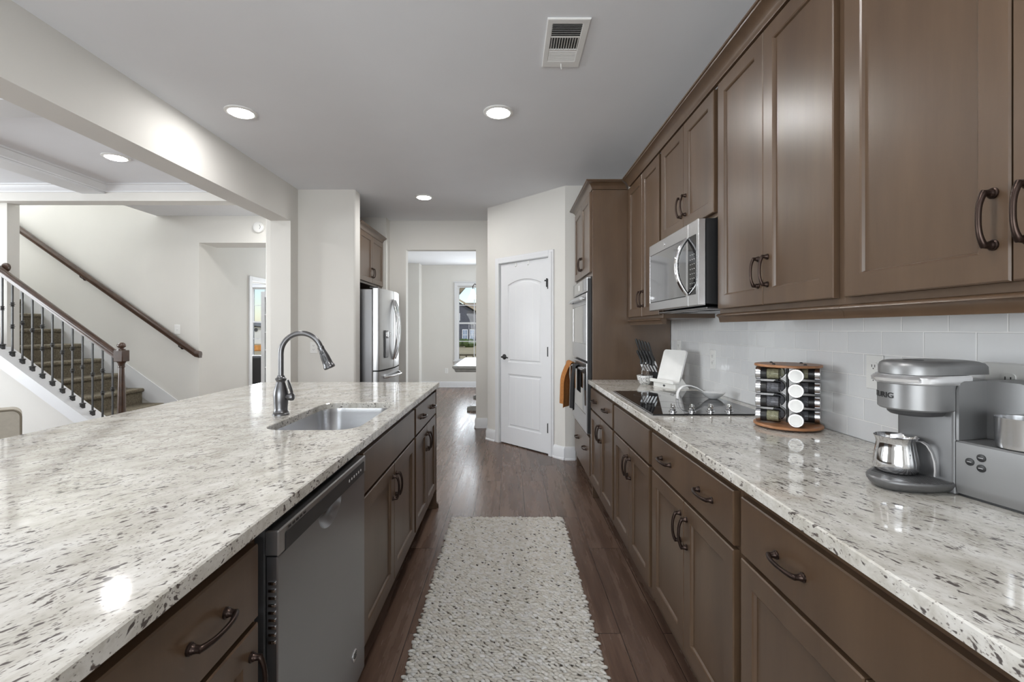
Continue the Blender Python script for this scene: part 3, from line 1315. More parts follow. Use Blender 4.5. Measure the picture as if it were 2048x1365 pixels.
# countertops ------------------------------------------------------
SX0, SX1, SY0, SY1 = -.97, -.60, 1.79, 2.46
g = G()
g.plate([(-1.808, .28), (-.512, .28), (-.512, 3.40), (-1.808, 3.40)], [rrect(SX0, SX1, SY0, SY1, .085, 8)], .884, .914, 'z', .003)
tag(g.build('island_countertop', 'granite_l'), 'white speckled granite island top with a sink cutout', 'countertop')
g = G()
g.plate([(.610, .34), (1.2485, .34), (1.2485, 3.563), (.610, 3.563)], [], .884, .914, 'z', .003)
tag(g.build('wall_countertop', 'granite_r'), 'white speckled granite counter along the tiled wall', 'countertop')

# sink ----------------------------------------------------------------
t = thing('kitchen_sink', 'undermount stainless steel sink set into the island top', 'sink', ((SX0 + SX1) / 2, (SY0 + SY1) / 2, .68))


def sl(i, r, z):
    return [(p[0], p[1], z) for p in rrect(SX0 - .004 + i, SX1 + .004 - i, SY0 - .004 + i, SY1 + .004 - i, r, 8)]


g = G()
lp = [sl(-.02, .1, .8832), sl(0, .088, .8832), sl(.002, .086, .86), sl(.006, .08, .72), sl(.02, .07, .695), sl(.06, .04, .684)]
g.loops(lp, False, True)
g.loops([sl(-.02, .1, .8832), sl(-.02, .1, .8815), sl(-.003, .09, .8815), sl(-.001, .088, .86), sl(.003, .083, .72), sl(.018, .072, .692), sl(.06, .04, .680)], False, True)
g.build('basin', 'steel', t, 40)
g = G()
g.lathe([(.045, .003), (.043, .0045), (.03, .001), (.02, .0015)], ((SX0 + SX1) / 2, 2.13, .684), 'z', 24)
g.build('drain', 'chrome', t, 40)

# faucet --------------------------------------------------------------
fx, fy = -1.04, 2.109
t = thing('kitchen_faucet', 'dark steel gooseneck pull down faucet beside the sink', 'faucet', (fx, fy, .914))
g = G()
g.lathe([(.0355, 0.0003), (.0355, .006), (.032, .009), (.033, .014), (.0295, .020), (.0285, .03), (.031, .06), (.0325, .085), (.031, .105), (.026, .125),
         (.020, .143), (.018, .150), (.021, .156), (.024, .161), (.024, .166), (.017, .171), (.0145, .18)], (fx, fy, .914), 'z', 32)
body = g.build('body', 'gunmetal', t, 40)
g = G()
zc0, ra = 1.193, .0928
pts = [(fx, fy, .914 + .175)] + [(fx, fy, z) for z in (1.12, 1.16)]
for k in range(0, 21):
    a = R(180 - k * 8.0)
    pts.append((fx + ra + ra * math.cos(a), fy, zc0 + ra * math.sin(a)))
g.tube(pts, .0118, 16)
g.build('spout', 'gunmetal', t, 60)
e = Vector(pts[-1])
dv = (e - Vector(pts[-2])).normalized()
g = G()
hp = [(0, .0135), (.006, .0150), (.012, .0135), (.02, .0145), (.05, .0195), (.075, .0215), (.092, .0225), (.096, .0255), (.104, .0262), (.108, .022)]
g.tube([tuple(e + dv * (h)) for h, r in hp], [r for h, r in hp], 24)
hd = g.build('spray_head', 'gunmetal', t, 45)
nrm = Vector((0, -1, 0))
side = dv.cross(nrm).normalized()
for h0, h1, w, r0 in ((.024, .038, .0075, .0150), (.042, .078, .0085, .0185)):
    g = G()
    lo = []
    for k in range(20):
        a = 2 * math.pi * k / 20
        lo.append((math.cos(a) * w, (h0 + h1) / 2 + math.sin(a) * (h1 - h0) / 2))
    l1 = [tuple(e + dv * q[1] + side * q[0] + nrm * (r0 - .004)) for q in lo]
    l2 = [tuple(e + dv * q[1] + side * q[0] + nrm * (r0 + .0035)) for q in lo]
    c = [tuple(e + dv * ((h0 + h1) / 2 + (q[1] - (h0 + h1) / 2) * .8) + side * q[0] * .8 + nrm * (r0 + .0045)) for q in lo]
    g.loops([l1, l2, c], False, True)
    g.build('button', 'charcoal', hd, 40)
g = G()
g.lathe([(.013, 0), (.016, .012), (.0175, .022), (.016, .03), (.010, .034)], (fx + .028, fy - .004, .914 + .082), 'x', 20)
g.tube([(fx + .050, fy - .004, .914 + .088), (fx + .052, fy - .006, .914 + .105), (fx + .047, fy - .012, .914 + .130), (fx + .040, fy - .018, .914 + .160)],
       [.0085, .0095, .0105, .007], 14, flat=.6)
g.build('lever', 'gunmetal', t, 45)

# ------------------------------------------------------------------ dishwasher
DY0, DY1 = 1.004, 1.612
t = thing('dishwasher', 'stainless dishwasher built into the island between cabinets', 'dishwasher', (-.8, (DY0 + DY1) / 2, 0))
FDW = Face(-.527, 1)
fd = FDW.fn
g = G()
g.box(DY0 + .004, DY1 - .004, -.56, -.005, .10, .868, .003, fn=fd)
g.build('tub', 'charcoal', t)
g = G()
gg = G()
hy, hw, hh = 1.305, .082, .052
scoop = [(hy + hw * math.cos(R(a)), .807 + hh * math.sin(R(a))) for a in range(180, 361, 12)]
gg.plate([(DY0 + .002, .13), (DY1 - .002, .13), (DY1 - .002, .8085), (DY0 + .002, .8085)], [scoop], .0, .024, 'y', .0025, hole_walls=False)
g.add(gg.v, gg.f, fd)


def sc(i, d):
    return [(hy + (hw - i) * math.cos(R(a)), d, .807 + (hh - i) * math.sin(R(a))) for a in range(180, 361, 12)]


g.loops([sc(-.0025, .024), sc(0, .0215), sc(.010, .010), sc(.024, .002)], False, True, fn=fd)
door = g.build('door', 'steel_dark', t, 35)
g = G()
g.box(DY0, DY1, -.004, .027, .81, .866, .003, fn=fd)
g.build('control_panel', 'steel_fridge', t)
g = G()
g.prism(rrect(DY0 + .03, DY1 - .02, .8105, .850, .004, 3), 'y', .0272, .0284, fn=fd)
strip = g.build('touch_strip', 'black', t)
for k in range(6):
    g = G()
    yy = 1.445 + k * .022
    if k % 2 == 0:
        g.box(yy - .004, yy + .004, .0285, .0289, .826, .834, fn=fd)
    else:
        g.lathe([(.004, 0), (.004, .0005)], (0, 0, 0), 'y', 10, fn=lambda p: fd((yy + p[0], .0285 + p[1], .83 + p[2])))
    g.build('button', 'plate', strip)
for k in range(5):
    g = G()
    yy = DY0 + .045 + k * .019
    g.box(yy, yy + .012, .0271, .0277, .854, .859, fn=fd)
    g.build('vent', 'black', t)
g = G()
for k in range(9):
    g.box(DY0 - .0012, DY0 + .004, .004, .020, .62 + k * .016, .627 + k * .016, .001, fn=fd)
g.build('side_vent', 'chrome', door)
g = G()
g.lathe([(.020, 0), (.020, .0012), (.0182, .0016)], (0, 0, 0), 'y', 24, fn=lambda p: fd((1.506 + p[0], .0241 + p[1], .241 + p[2])))
bd = g.build('badge', 'steel', door, 40)
g = G()
vs, fs = mesh_text('GE', .022)
g.add(vs, fs, lambda p: fd((1.506 + p[0], .0262 + p[2], .241 + p[1])))
g.build('emblem', 'black', bd)

# ------------------------------------------------------------------ upper cabinets


def upper_cabinet(u0, u1, z0, z1, label, light_rail=True):
    t = thing('wall_cabinet', label, 'cabinet', (1.09, (u0 + u1) / 2, z0), 0, 'wall cabinets')
    depth = .315
    g = G()
    g.box(u0 + .0005, u1 - .0005, -depth + .0005, 0, z0, z1 + .005, .0015, fn=FU.fn)
    g.build('body', 'wood', t)
    a, b = u0 + GAP, u1 - GAP
    m = (a + b) / 2
    zb, zt = z0 + .020, z1 - .004
    d1 = FU.front(t, 'door', a, m - .0015, zb, zt)
    d2 = FU.front(t, 'door', m + .0015, b, zb, zt)
    for d, y in ((d1, m - .03), (d2, m + .03)):
        pull(d, (FU.xf - .020, y, zb + .12), (-1, 0), True)
    if light_rail:
        g = G()
        pr = [(-.02, 0), (.010, 0), (.016, -.004), (.018, -.009), (.012, -.012), (.006, -.018), (.002, -.037), (-.02, -.037)]
        g.loops([[(u, d, z0 - .0005 + z) for d, z in pr] for u in (u0 + .0005, u1 - .0005)], fn=FU.fn)
        g.build('light_rail', 'wood', t, 35)
    return t


UZ0, UZ1 = 1.372, 2.38
upper_cabinet(2.80, 3.563, UZ0, UZ1, 'tall brown wall cabinet between the oven tower and the microwave')
upper_cabinet(2.045, 2.80, 1.807, UZ1, 'short brown wall cabinet above the microwave', False)
upper_cabinet(1.283, 2.045, UZ0, UZ1, 'tall brown wall cabinet just right of the microwave')
upper_cabinet(.40, 1.283, UZ0, UZ1, 'nearest tall brown wall cabinet, above the coffee maker')

# crown above the cabinets
CRN = [(-.012, 0), (.006, 0), (.008, .006), (.012, .010), (.014, .018), (.022, .030), (.036, .041), (.050, .047), (.052, .052), (.058, .054), (.058, .062), (-.012, .062)]
g = G()
g.loops([[FU.fn((u, d + .02, UZ1 + .001 + z)) for d, z in CRN] for u in (.40, 3.50)])
tag(g.build('cabinet_crown', 'wood', None, 35), 'long brown crown molding running along the top of the wall cabinets', 'molding')

# ------------------------------------------------------------------ oven tower
TY0, TY1 = 3.565, 4.42
t = thing('oven_cabinet', 'tall brown cabinet tower housing the double wall oven', 'cabinet', (.95, 4.0, 0))
FT = Face(.645, -1)
g = G()
f = FT.fn
g.box(TY0, TY0 + .022, -.60, 0, .001, 2.38, .0015, fn=f)
g.box(TY1 - .022, TY1, -.60, 0, .001, 2.38, .0015, fn=f)
g.box(TY0 + .022, TY1 - .022, -.60, -.59, .10, 2.38, fn=f)
g.box(TY0 + .022, TY1 - .022, -.59, 0, 1.72, 2.38, fn=f)
g.box(TY0 + .022, TY1 - .022, -.59, 0, .10, .475, fn=f)
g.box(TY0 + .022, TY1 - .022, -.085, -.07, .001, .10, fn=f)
g.build('body', 'wood', t)
g = G()
g.box(TY0 + .022, TY0 + .036, -.10, 0, .475, 1.72, fn=f)
g.box(TY1 - .036, TY1 - .022, -.10, 0, .475, 1.72, fn=f)
g.build('face_stile', 'wood', t)
a, b = TY0 + .03, TY1 - .03
m = (a + b) / 2
d1 = FT.front(t, 'door', a, m - .0015, 1.748, 2.37)
d2 = FT.front(t, 'door', m + .0015, b, 1.748, 2.37)
pull(d1, (FT.xf - .02, m - .03, 1.86), (-1, 0), True)
pull(d2, (FT.xf - .02, m + .03, 1.86), (-1, 0), True)
dw = FT.front(t, 'drawer', a, b, .16, .455, False)
for q in (.25, .75):
    pull(dw, (FT.xf - .02, a + (b - a) * q, .33), (-1, 0), False)
g = G()
lpA = []
c0 = [FT.fn((TY1 + .02, d, 2.381 + z)) for d, z in CRN]
# mitred crown: far return, front, near return to the wall cabinets
path = []
for d, z in CRN:
    path.append((d, z))
l_far = [(FT.xf - d, TY1 + d, 2.381 + z) for d, z in CRN]
l_near = [(FT.xf - d, TY0 - d, 2.381 + z) for d, z in CRN]
l_end = [(FU.xf - .02 - d - .001, TY0 - d, 2.381 + z) for d, z in CRN]
l_wall = [(1.2, TY1 + d, 2.381 + z) for d, z in CRN]
g.loops([l_wall, l_far, l_near, l_end])
g.build('crown', 'wood', t, 35)

t = thing('double_oven', 'stainless double wall oven in the brown tower', 'oven', (.9, 4.0, .48))
oy0, oy1 = TY0 + .04, TY1 - .04
OX = .640
g = G()
g.box(OX, 1.22, oy0, oy1, .48, 1.715)
g.build('housing', 'black', t)
g = G()
g.box(OX - .032, OX - .001, oy0 - .002, oy1 + .002, 1.60, 1.712, .003)
cp = g.build('control_panel', 'steel_fridge', t)
g = G()
g.box(OX - .0335, OX - .0322, oy0 + .02, oy1 - .015, 1.612, 1.70)
dsp = g.build('display', 'smoke_glass', cp)
g = G()
g.box(OX - .0345, OX - .0336, 3.98, 4.03, 1.635, 1.68)
g.build('clock_window', 'plate', dsp)


def oven_door(z0, z1, label):
    g = G()
    g.plate([(oy0, z0), (oy1, z0), (oy1, z1), (oy0, z1)], [rrect(oy0 + .03, oy1 - .03, z0 + .13, z1 - .09, .01, 3)], OX - .002, OX - .036, 'x', .003)
    d = g.build('oven_door', 'steel_fridge', t)
    g = G()
    g.prism(rrect(oy0 + .031, oy1 - .031, z0 + .131, z1 - .091, .009, 3), 'x', OX - .0335, OX - .010)
    g.build('glass', 'smoke_glass', d)
    zh = z1 - .042
    g = G()
    pts = []
    for k in range(13):
        q = k / 12
        pts.append((OX - .072 - .016 * (1 - (2 * q - 1) ** 2), oy0 + .04 + (oy1 - oy0 - .08) * q, zh))
    g.tube(pts, .015, 12, flat=.8)
    for yy in (oy0 + .06, oy1 - .06):
        g.box(OX - .078, OX - .0355, yy - .012, yy + .012, zh - .012, zh + .012, .003)
    g.build('handle', 'steel', d, 50)
    return d


oven_door(1.055, 1.59, '')
oven_door(.50, 1.035, '')
g = G()
g.box(OX - .032, OX - .001, oy0, oy1, .482, .496, .002)
g.build('bottom_trim', 'steel_fridge', t)
g = G()
g.box(OX - .030, OX - .0005, oy0 - .014, oy0 - .0025, .49, 1.70, .002)
g.build('side_trim', 'black', t)


# towels over the lower oven handle
def towel(name, y0, y1, zf, zbk, mat, label, flare, drop_seed, amp=.03):
    rnd = random.Random(drop_seed)
    zh = 1.035 - .042
    n = 25
    ph = rnd.random() * 6
    g = G()

    def pt(q, s, off):
        # q 0..1 across, s path position: back bottom -> over bar -> front bottom
        yc = (y0 + y1) / 2
        bar = OX - .072 - .016 * (1 - (2 * ((yc - oy0 - .04) / (oy1 - oy0 - .08)) - 1) ** 2)
        r = .0205 + off
        if s < 0:        # back
            x, z, w = bar + r - .004, zh + s, -s
        elif s <= 1:
            a = math.pi * s
            x, z, w = bar + r * math.cos(a), zh + r * math.sin(a), 0
        else:
            w = s - 1
            x, z = bar - r, zh - w
        spread = 1 + flare * min(1, w / .3)
        yy = yc + (q - .5) * (y1 - y0) * spread
        fold = math.sin(q * 8 + ph) * amp * min(1, .25 + w / .2)
        if s > 1:
            x += -amp * .6 * min(1, w / .1) - fold - .03 * w
        return (x, yy, z)
    ss = [-zbk * k / 6 for k in range(6, 0, -1)] + [k / 6 for k in range(7)] + [1 + zf * k / 12 for k in range(1, 13)]
    out = [[pt(i / (n - 1), s, .0045) for i in range(n)] for s in ss]
    inn = [[pt(i / (n - 1), s, 0.0) for i in range(n)] for s in ss]
    lps = [o + list(reversed(i)) for o, i in zip(out, inn)]
    g.loops(lps, True, True)
    return tag(g.build(name, mat, None, 60), label, 'towel')


towel('hand_towel', 4.02, 4.30, .37, .2, 'towel_orange', 'ochre orange towel hanging over the lower oven handle', .2, 3, .034)
towel('hand_towel', 3.72, 3.90, .34, .2, 'towel_black', 'black towel hanging over the lower oven handle beside the ochre one', .1, 9, .012)

# ------------------------------------------------------------------ microwave
my0, my1, mz0, mz1, mx = 2.072, 2.797, 1.408, 1.803, .848
t = thing('microwave', 'stainless over the range microwave with bowed handle', 'microwave', (1.05, (my0 + my1) / 2, mz0))
g = G()
g.prism([(mx + .036, mz0 + .012), (mx + .20, mz0), (1.2475, mz0 - .0), (1.2475, mz1), (mx + .036, mz1)], 'y', my0 + .002, my1 - .002)
b0 = g.build('housing', 'black', t)
g = G()
g.box(mx + .05, 1.22, my0 + .03, my1 - .03, mz0 - .012, mz0 - .0005, .003)
g.build('underside_plate', 'steel_dark', t)
for yy in (my0 + .12, my1 - .28):
    g = G()
    for k in range(7):
        g.box(mx + .10 + k * .012, mx + .106 + k * .012, yy, yy + .16, mz0 - .0135, mz0 - .0122)
    g.build('filter', 'black', t)
ys = 2.19
g = G()
g.plate([(ys + .001, mz0 + .004), (my1, mz0 + .004), (my1, mz1), (ys + .001, mz1)],
        [[(ys + .03, mz0 + .055), (my1 - .016, mz0 + .055), (my1 - .016, mz1 - .066), (ys + .03, mz1 - .066)]], mx + .034, mx, 'x', .004)
g.box(mx + .001, mx + .02, ys + .001, ys + .032, mz0 + .053, mz1 - .064)
door = g.build('door', 'steel', t)
g = G()
g.box(mx + .0005, mx + .02, ys + .0015, my1 - .0165, mz0 + .0555, mz1 - .0665)
g.build('glass', 'smoke_glass', door)
g = G()
g.box(mx + .0005, mx + .034, my0, ys - .001, mz0 + .004, mz1, .003)
pn = g.build('control_panel', 'steel', t)
g = G()
g.box(mx - .0008, mx + .0004, my0 + .028, ys - .0015, mz0 + .0555, mz1 - .0665)
kp = g.build('keypad', 'black_glass', pn)
g = G()
for r in range(8):
    for c in range(3):
        g.box(mx - .0013, mx - .0009, my0 + .042 + c * .022, my0 + .047 + c * .022, mz0 + .085 + r * .022, mz0 + .0885 + r * .022)
g.build('button', 'plate', kp)
g = G()
pts, rad = [], []
for k in range(21):
    q = k / 20
    e = 2 * q - 1
    pts.append((mx - .004 - .050 * (1 - abs(e) ** 2.2), ys + .004, mz0 + .062 + q * .262))
    rad.append(.0125 - .004 * abs(e) ** 4)
g.tube(pts, rad, 14, flat=1.0, up=(0, 1, 0))
g.build('handle', 'chrome', door, 60)
g = G()
g.lathe([(.011, 0), (.011, -.001)], (mx - .0003, 2.53, mz1 - .035), 'x', 20)
g.build('badge', 'chrome', door)

# ------------------------------------------------------------------ cooktop
cx0, cx1, cy0, cy1 = .650, 1.172, 2.087, 2.875
t = thing('cooktop', 'black glass electric cooktop with four steel knobs', 'cooktop', ((cx0 + cx1) / 2, (cy0 + cy1) / 2, .914))
g = G()
g.box(cx0, cx1, cy0, cy1, .9143, .921, .002)
gl = g.build('glass', 'black_glass', t)
g = G()
g.box(cx0 - .012, cx0 - .0005, cy0, cy1, .9143, .9195, .0015)
g.build('edge_trim', 'steel', t)
g = G()
for xx, yy, r in ((.80, 2.35, .10), (1.04, 2.35, .075), (.80, 2.68, .075), (1.04, 2.68, .10)):
    g = G()
    rr = r
    g.plate([(xx + rr * math.cos(R(a)), yy + rr * math.sin(R(a))) for a in range(0, 360, 8)],
            [[(xx + (rr - .002) * math.cos(R(a)), yy + (rr - .002) * math.sin(R(a))) for a in range(0, 360, 8)]], .9211, .9213)
    g.build('burner_mark', 'charcoal', gl)
for k, xx in enumerate((.762, .85, .937, 1.023)):
    g = G()
    g.lathe([(.0185, 0), (.0185, .003), (.0155, .004)], (xx, 2.15, .9212), 'z', 24)
    g.lathe([(.013, .004), (.0135, .012), (.0115, .014)], (xx, 2.15, .9212), 'z', 24)
    g.box(xx - .006, xx + .006, 2.15 - .016, 2.15 + .016, .933, .956, .003)
    g.build('knob', 'chrome', t, 40)

# ------------------------------------------------------------------ spoon rest
t = thing('spoon_rest', 'white ceramic ladle shaped spoon rest arching over the cooktop', 'spoon rest', (1.08, 2.55, .921))
g = G()
bx, by, bz = 1.125, 2.545, .9215
# bowl as a revolved shell squashed along y
g.lathe([(.004, .001), (.022, .001), (.024, .003), (.040, .014), (.055, .030), (.060, .036), (.058, .037), (.052, .032), (.038, .018), (.02, .008), (.004, .006)],
        (0, 0, 0), 'z', 32, fn=lambda p: (bx + p[0] * (1.05 if p[0] > 0 else 1.15), by + p[1] * .78, bz + p[2] * (1 if p[0] < 0 else .92)))
g.build('bowl', 'ceramic', t, 60)
g = G()
hp = [(1.072, .0355), (1.055, .046), (1.03, .060), (1.00, .070), (.975, .072), (.953, .066), (.937, .052), (.928, .034), (.925, .015), (.9255, .0025)]
hw = [.020, .019, .0165, .0145, .014, .0145, .0155, .0165, .0175, .018]
lps = []
for i, ((x, z), w) in enumerate(zip(hp, hw)):
    a, b = hp[max(0, i - 1)], hp[min(len(hp) - 1, i + 1)]
    tx, tz = b[0] - a[0], b[1] - a[1]
    l = math.hypot(tx, tz)
    nx, nz = -tz / l, tx / l
    lp = []
    for k in range(12):
        q = 2 * math.pi * k / 12
        lp.append((x + nx * .005 * math.sin(q), by + w * math.cos(q), bz + z + nz * .005 * math.sin(q)))
    lps.append(lp)
g.loops(lps)
g.build('handle', 'ceramic', t, 60)

# ------------------------------------------------------------------ tablet / recipe stand
p0, p1 = Vector((.985, 3.18)), Vector((1.070, 2.965))
ux = (p0 - p1).normalized()
a = math.atan2(ux.y, ux.x)
ctr = (p0 + p1) / 2
t = thing('recipe_stand', 'white marble recipe stand leaning back at the counter corner', 'stand', (ctr.x, ctr.y, .9142), a + math.pi)
# local: x runs from far end to near end, y points to the back (+X side)
W = (p0 - p1).length / 2
th = R(17)
g = G()


def lean(p):       # p = (x, thickness, height along board)
    return (p[0], .030 + p[2] * math.sin(th) + p[1] * math.cos(th), .035 + p[2] * math.cos(th) - p[1] * math.sin(th))


yback = 1
g.prism(rrect(-W * .93, W * .93, 0, .225, .02, 5), 'y', 0, .012, fn=lean)
g.build('board', 'white_marble', t, 30, False)
g = G()
g.prism([(.004, 0), (.115, 0), (.105, .012), (.052, .075), (.046, .078), (.030, .036), (.004, .032)], 'x', -W * .93, W * .93)
g.build('wedge_base', 'white_marble', t, None, False)
g = G()
g.box(-W, W, -.022, .034, .033, .045, .004)
g.box(-W, W, -.022, -.014, .043, .056, .003)
g.build('ledge', 'white_marble', t, None, False)
g = G()
g.lathe([(.007, 0), (.007, -.002)], (.0, .004, .015), 'y', 16, fn=lambda p: (p[0] * 1.5, p[1], p[2]))
g.build('charging_port', 'charcoal', t, None, False)

# ------------------------------------------------------------------ knife block and knives
kb = thing('knife_block', 'marble footed knife block with a black slanted back', 'knife block', (.962, 3.273, .9142))
g = G()
g.lathe([(.030, .0), (.034, .004), (.050, .03), (.056, .060), (.055, .064), (.040, .062)], (.962, 3.273, .9142), 'z', 28)
g.build('marble_base', 'marble', kb, 40)
g = G()
g.box(.940, .982, 3.255, 3.291, .977, 1.075, .003)
g.build('clear_column', 'glass', kb)
g = G()
g.prism([(1.035, .9145), (1.058, .9145), (1.022, 1.085), (.985, 1.125), (.970, 1.112), (.985, 1.075)], 'y', 3.235, 3.345)
g.build('slanted_back', 'black', kb)
names_u = ['outermost', 'second', 'middle', 'fourth', 'innermost']
kn0 = None
for row in range(2):
    for k in range(5):
        hl = .125 if row == 0 else .095
        bx = (.905 if row == 0 else .908) + k * .0165
        by_ = 3.30 - k * .017 - row * .02
        bz = (1.235 if row == 0 else 1.155) - k * (.006 if row == 0 else .001)
        if kn0 is None or row == 1 and k == 0:
            kn = thing('kitchen_knife', '', 'knife', (bx, by_, bz), 0, 'knives in the block')
            g = G()
            tz = hl
            prof = [(0, 0), (.004, -.012), (.014, -tz * .35), (.030, -tz * .75), (.043 if row == 0 else .028, -tz)]
            g.tube([(p[0], 0, p[1]) for p in prof], [.006, .0085, .0075, .0075, .009], 10, flat=.75, up=(0, 1, 0))
            hdl = g.build('handle', 'black', kn, 50, False)
            g = G()
            ex, ez = prof[-1]
            g.box(ex - .005, ex + .006, -.006, .006, ez - .003, ez - .0005, .001)
            g.build('bolster', 'black', kn, None, False)
            g = G()
            g.prism([(ex - .006, ez - .006), (ex + .008, ez - .006), (ex + .028, ez - .05), (ex + .018, ez - .05)], 'y', -.001, .001)
            g.build('blade', 'chrome', kn, None, False)
            if row == 0 and k == 0:
                kn0 = kn
            src = kn
        else:
            kn = copy_tree(src)
        kn.location = (bx, by_, bz)
        kn['label'] = 'black handled knife, %s of the %s row in the knife block' % (names_u[k], 'upper' if row == 0 else 'lower')

# ------------------------------------------------------------------ spice rack and jars
sx, sy, sz = 1.112, 1.846, .9142
t = thing('spice_rack', 'round wooden revolving spice rack holding four tiers of jars', 'spice rack', (sx, sy, sz))
g = G()
g.lathe([(.07, 0), (.07, .006)], (sx, sy, sz), 'z', 32)
g.build('turntable', 'charcoal', t)
g = G()
g.lathe([(.117, .0065), (.1215, .009), (.1215, .015), (.119, .0175)], (sx, sy, sz), 'z', 48)
g.build('base_disc', 'acacia', t, 40)
g = G()
g.lathe([(.115, .2415), (.118, .244), (.118, .249), (.116, .2515)], (sx, sy, sz), 'z', 48)
g.build('top_disc', 'acacia', t, 40)
g = G()
g.tube([(sx, sy, sz + .0175), (sx, sy, sz + .2415)], .005, 10)
g.build('wire_frame', 'black', t)
for ang in (20, 110, 200, 290):
    g = G()
    g.lathe([(.006, .2515), (.006, .2545), (.003, .2565)], (sx + .075 * math.cos(R(ang)), sy + .075 * math.sin(R(ang)), sz), 'z', 12)
    g.build('cap_nut', 'black', t, 40)


def jar_make(fill):
    j = thing('spice_jar', '', 'spice jar', (0, 0, 0), 0, 'spice jars in the rack')
    g = G()
    g.lathe([(.0262, .100), (.0262, .1165), (.0245, .118), (.0215, .118)], (0, 0, 0), 'x', 28, True, False)
    c = g.build('lid', 'steel', j, 40, False)
    g = G()
    g.lathe([(.0214, .1165), (.0214, .1186), (.017, .1190), (.016, .1186), (.004, .1188)], (0, 0, 0), 'x', 28)
    g.build('lid_label', 'lid_white', c, 40, False)
    g = G()
    g.lathe([(.0243, .079), (.0243, .100)], (0, 0, 0), 'x', 28)
    g.build('collar', 'black', j, 40, False)
    g = G()
    g.lathe([(.0235, .079), (.0240, .074), (.0240, .036), (.022, .031), (.018, .031)], (0, 0, 0), 'x', 28, False, True)
    g.build('glass_body', 'pane', j, 40, False)
    g = G()
    g.lathe([(.0215, .078), (.0215, .038)], (0, 0, 0), 'x', 20)
    g.build('contents', fill, j, 40, False)
    return j


tiers = ['bottom', 'second lowest', 'second highest', 'top']
dirs = [(-125, 'lids toward the camera'), (145, 'lids toward the aisle'), (55, 'lids toward the oven tower'), (-35, 'lids toward the tile')]
srcs = {}
for i, (ang, dn) in enumerate(dirs):
    ox, oy = -.034 * math.sin(R(ang)), .034 * math.cos(R(ang))
    ax, ay = -.010 * math.cos(R(ang)), -.010 * math.sin(R(ang))
    for k in range(4):
        fill = 'spice' if (k == 3 or (k == 0 and i == 1)) else 'spice_dark'
        if fill in srcs:
            j = copy_tree(srcs[fill])
        else:
            j = jar_make(fill)
            srcs[fill] = j
        j.location = (sx + ox + ax, sy + oy + ay, sz + .0455 + .056 * k)
        j.rotation_euler = (0, 0, R(ang))
        j['label'] = 'steel lidded spice jar, %s tier of the rack, %s' % (tiers[k], dn)

# ------------------------------------------------------------------ coffee maker (local x: viewer's right, y: to the back)
kang = math.atan2(-.975, .22)
KO = (1.048, 1.085, .9142)
t = thing('coffee_maker', 'grey single cup coffee maker with cup bay beside its brew head', 'coffee maker', KO, kang)
KC = -.0675                                              # centre line of the brewing side


def dloop(rx, ry, yb, yf, z, n=20):
    """D footprint: straight back at yb, sides to yf, elliptic nose"""
    pts = [(KC + rx, yb, z)]
    for k in range(n + 1):
        a = math.pi * k / n
        pts.append((KC + rx * math.cos(a), yf - ry * math.sin(a), z))
    pts.append((KC - rx, yb, z))
    return pts


g = G()
g.prism(rrect(-.135, -.0005, 0, .19, .010, 4), 'z', .003, .262)
g.build('tower', 'brewer_dark', t, 40, False)
g = G()
g.loops([dloop(.0675, .066, -.0005, -.040, z) if s == 0 else dloop(.0675 - s, .066 - s, -.0005, -.040, z) for s, z in
         ((.004, .195), (0, .199), (0, .2575))])
hd = g.build('brew_head', 'brewer', t, 40, False)
g = G()
g.loops([dloop(.045, .044, -.0005 - .006, -.036, .181), dloop(.050, .05, -.0065, -.036, .186), dloop(.052, .052, -.0065, -.036, .1945)])
g.build('nozzle', 'charcoal', hd, 40, False)
g = G()
g.loops([dloop(.0695, .069, .045, -.040, .258), dloop(.0725, .076, .045, -.040, .262), dloop(.0725, .078, .045, -.040, .276), dloop(.070, .070, .045, -.040, .2805)])
bnd = g.build('lift_band', 'band', t, 40, False)
g = G()
g.loops([[(KC + w * c, -.040 - (.072 + e) * s_, z) for c, s_ in [(math.cos(R(a)), math.sin(R(a))) for a in range(40, 141, 10)]] +
         [(KC + w * c, -.040 - (.060) * s_, z) for c, s_ in [(math.cos(R(a)), math.sin(R(a))) for a in range(140, 39, -10)]]
         for w, e, z in ((.070, .0, .262), (.074, .012, .265), (.074, .016, .272), (.070, .008, .278))])
g.build('grip', 'band', bnd, 40, False)


def lidloop(i, z, yb):
    pts = [(KC + .066 - i, yb - .02, z)]
    for k in range(21):
        a = math.pi * k / 20
        pts.append((KC + (.066 - i) * math.cos(a), -.040 - (.064 - i) * math.sin(a), z))
    pts += [(KC - .066 + i, yb - .02, z), (KC - .046 + i, yb, z), (KC + .046 - i, yb, z)]
    return pts


g = G()
g.loops([lidloop(0, .2815, .128), lidloop(0, .300, .126), lidloop(.003, .3075, .120), lidloop(.009, .312, .108), lidloop(.018, .314, .09)])
lid = g.build('lid', 'brewer', t, 50, False)
g = G()
g.lathe([(.020, .3138), (.020, .3148), (.018, .3152)], (KC, -.035, 0), 'z', 24)
g.build('lid_button', 'charcoal', lid, 40, False)
g = G()


def trl(i, z):
    return [(-.079 + (.078 - i) * math.cos(R(a)), .0 - (.138 - i) * math.sin(R(a)), z) for a in range(0, 181, 9)]


g.loops([trl(.018, .0005), trl(.006, .010), trl(0, .020), trl(0, .025), trl(.003, .0285), trl(.012, .0285)])
tray = g.build('drip_tray', 'brewer_dark', t, 40, False)
g = G()
for k in range(9):
    yy = -.095 + k * .010
    w = .075 * math.sqrt(max(.05, 1 - (yy / .13) ** 2))
    g.box(-.073 - w, -.073 + w, yy, yy + .004, .0286, .0292)
g.build('grate', 'charcoal', tray, None, False)
g = G()
g.box(-.172, -.136, .05, .185, .004, .235, .008)
g.build('water_tank', 'tank', t, None, False)
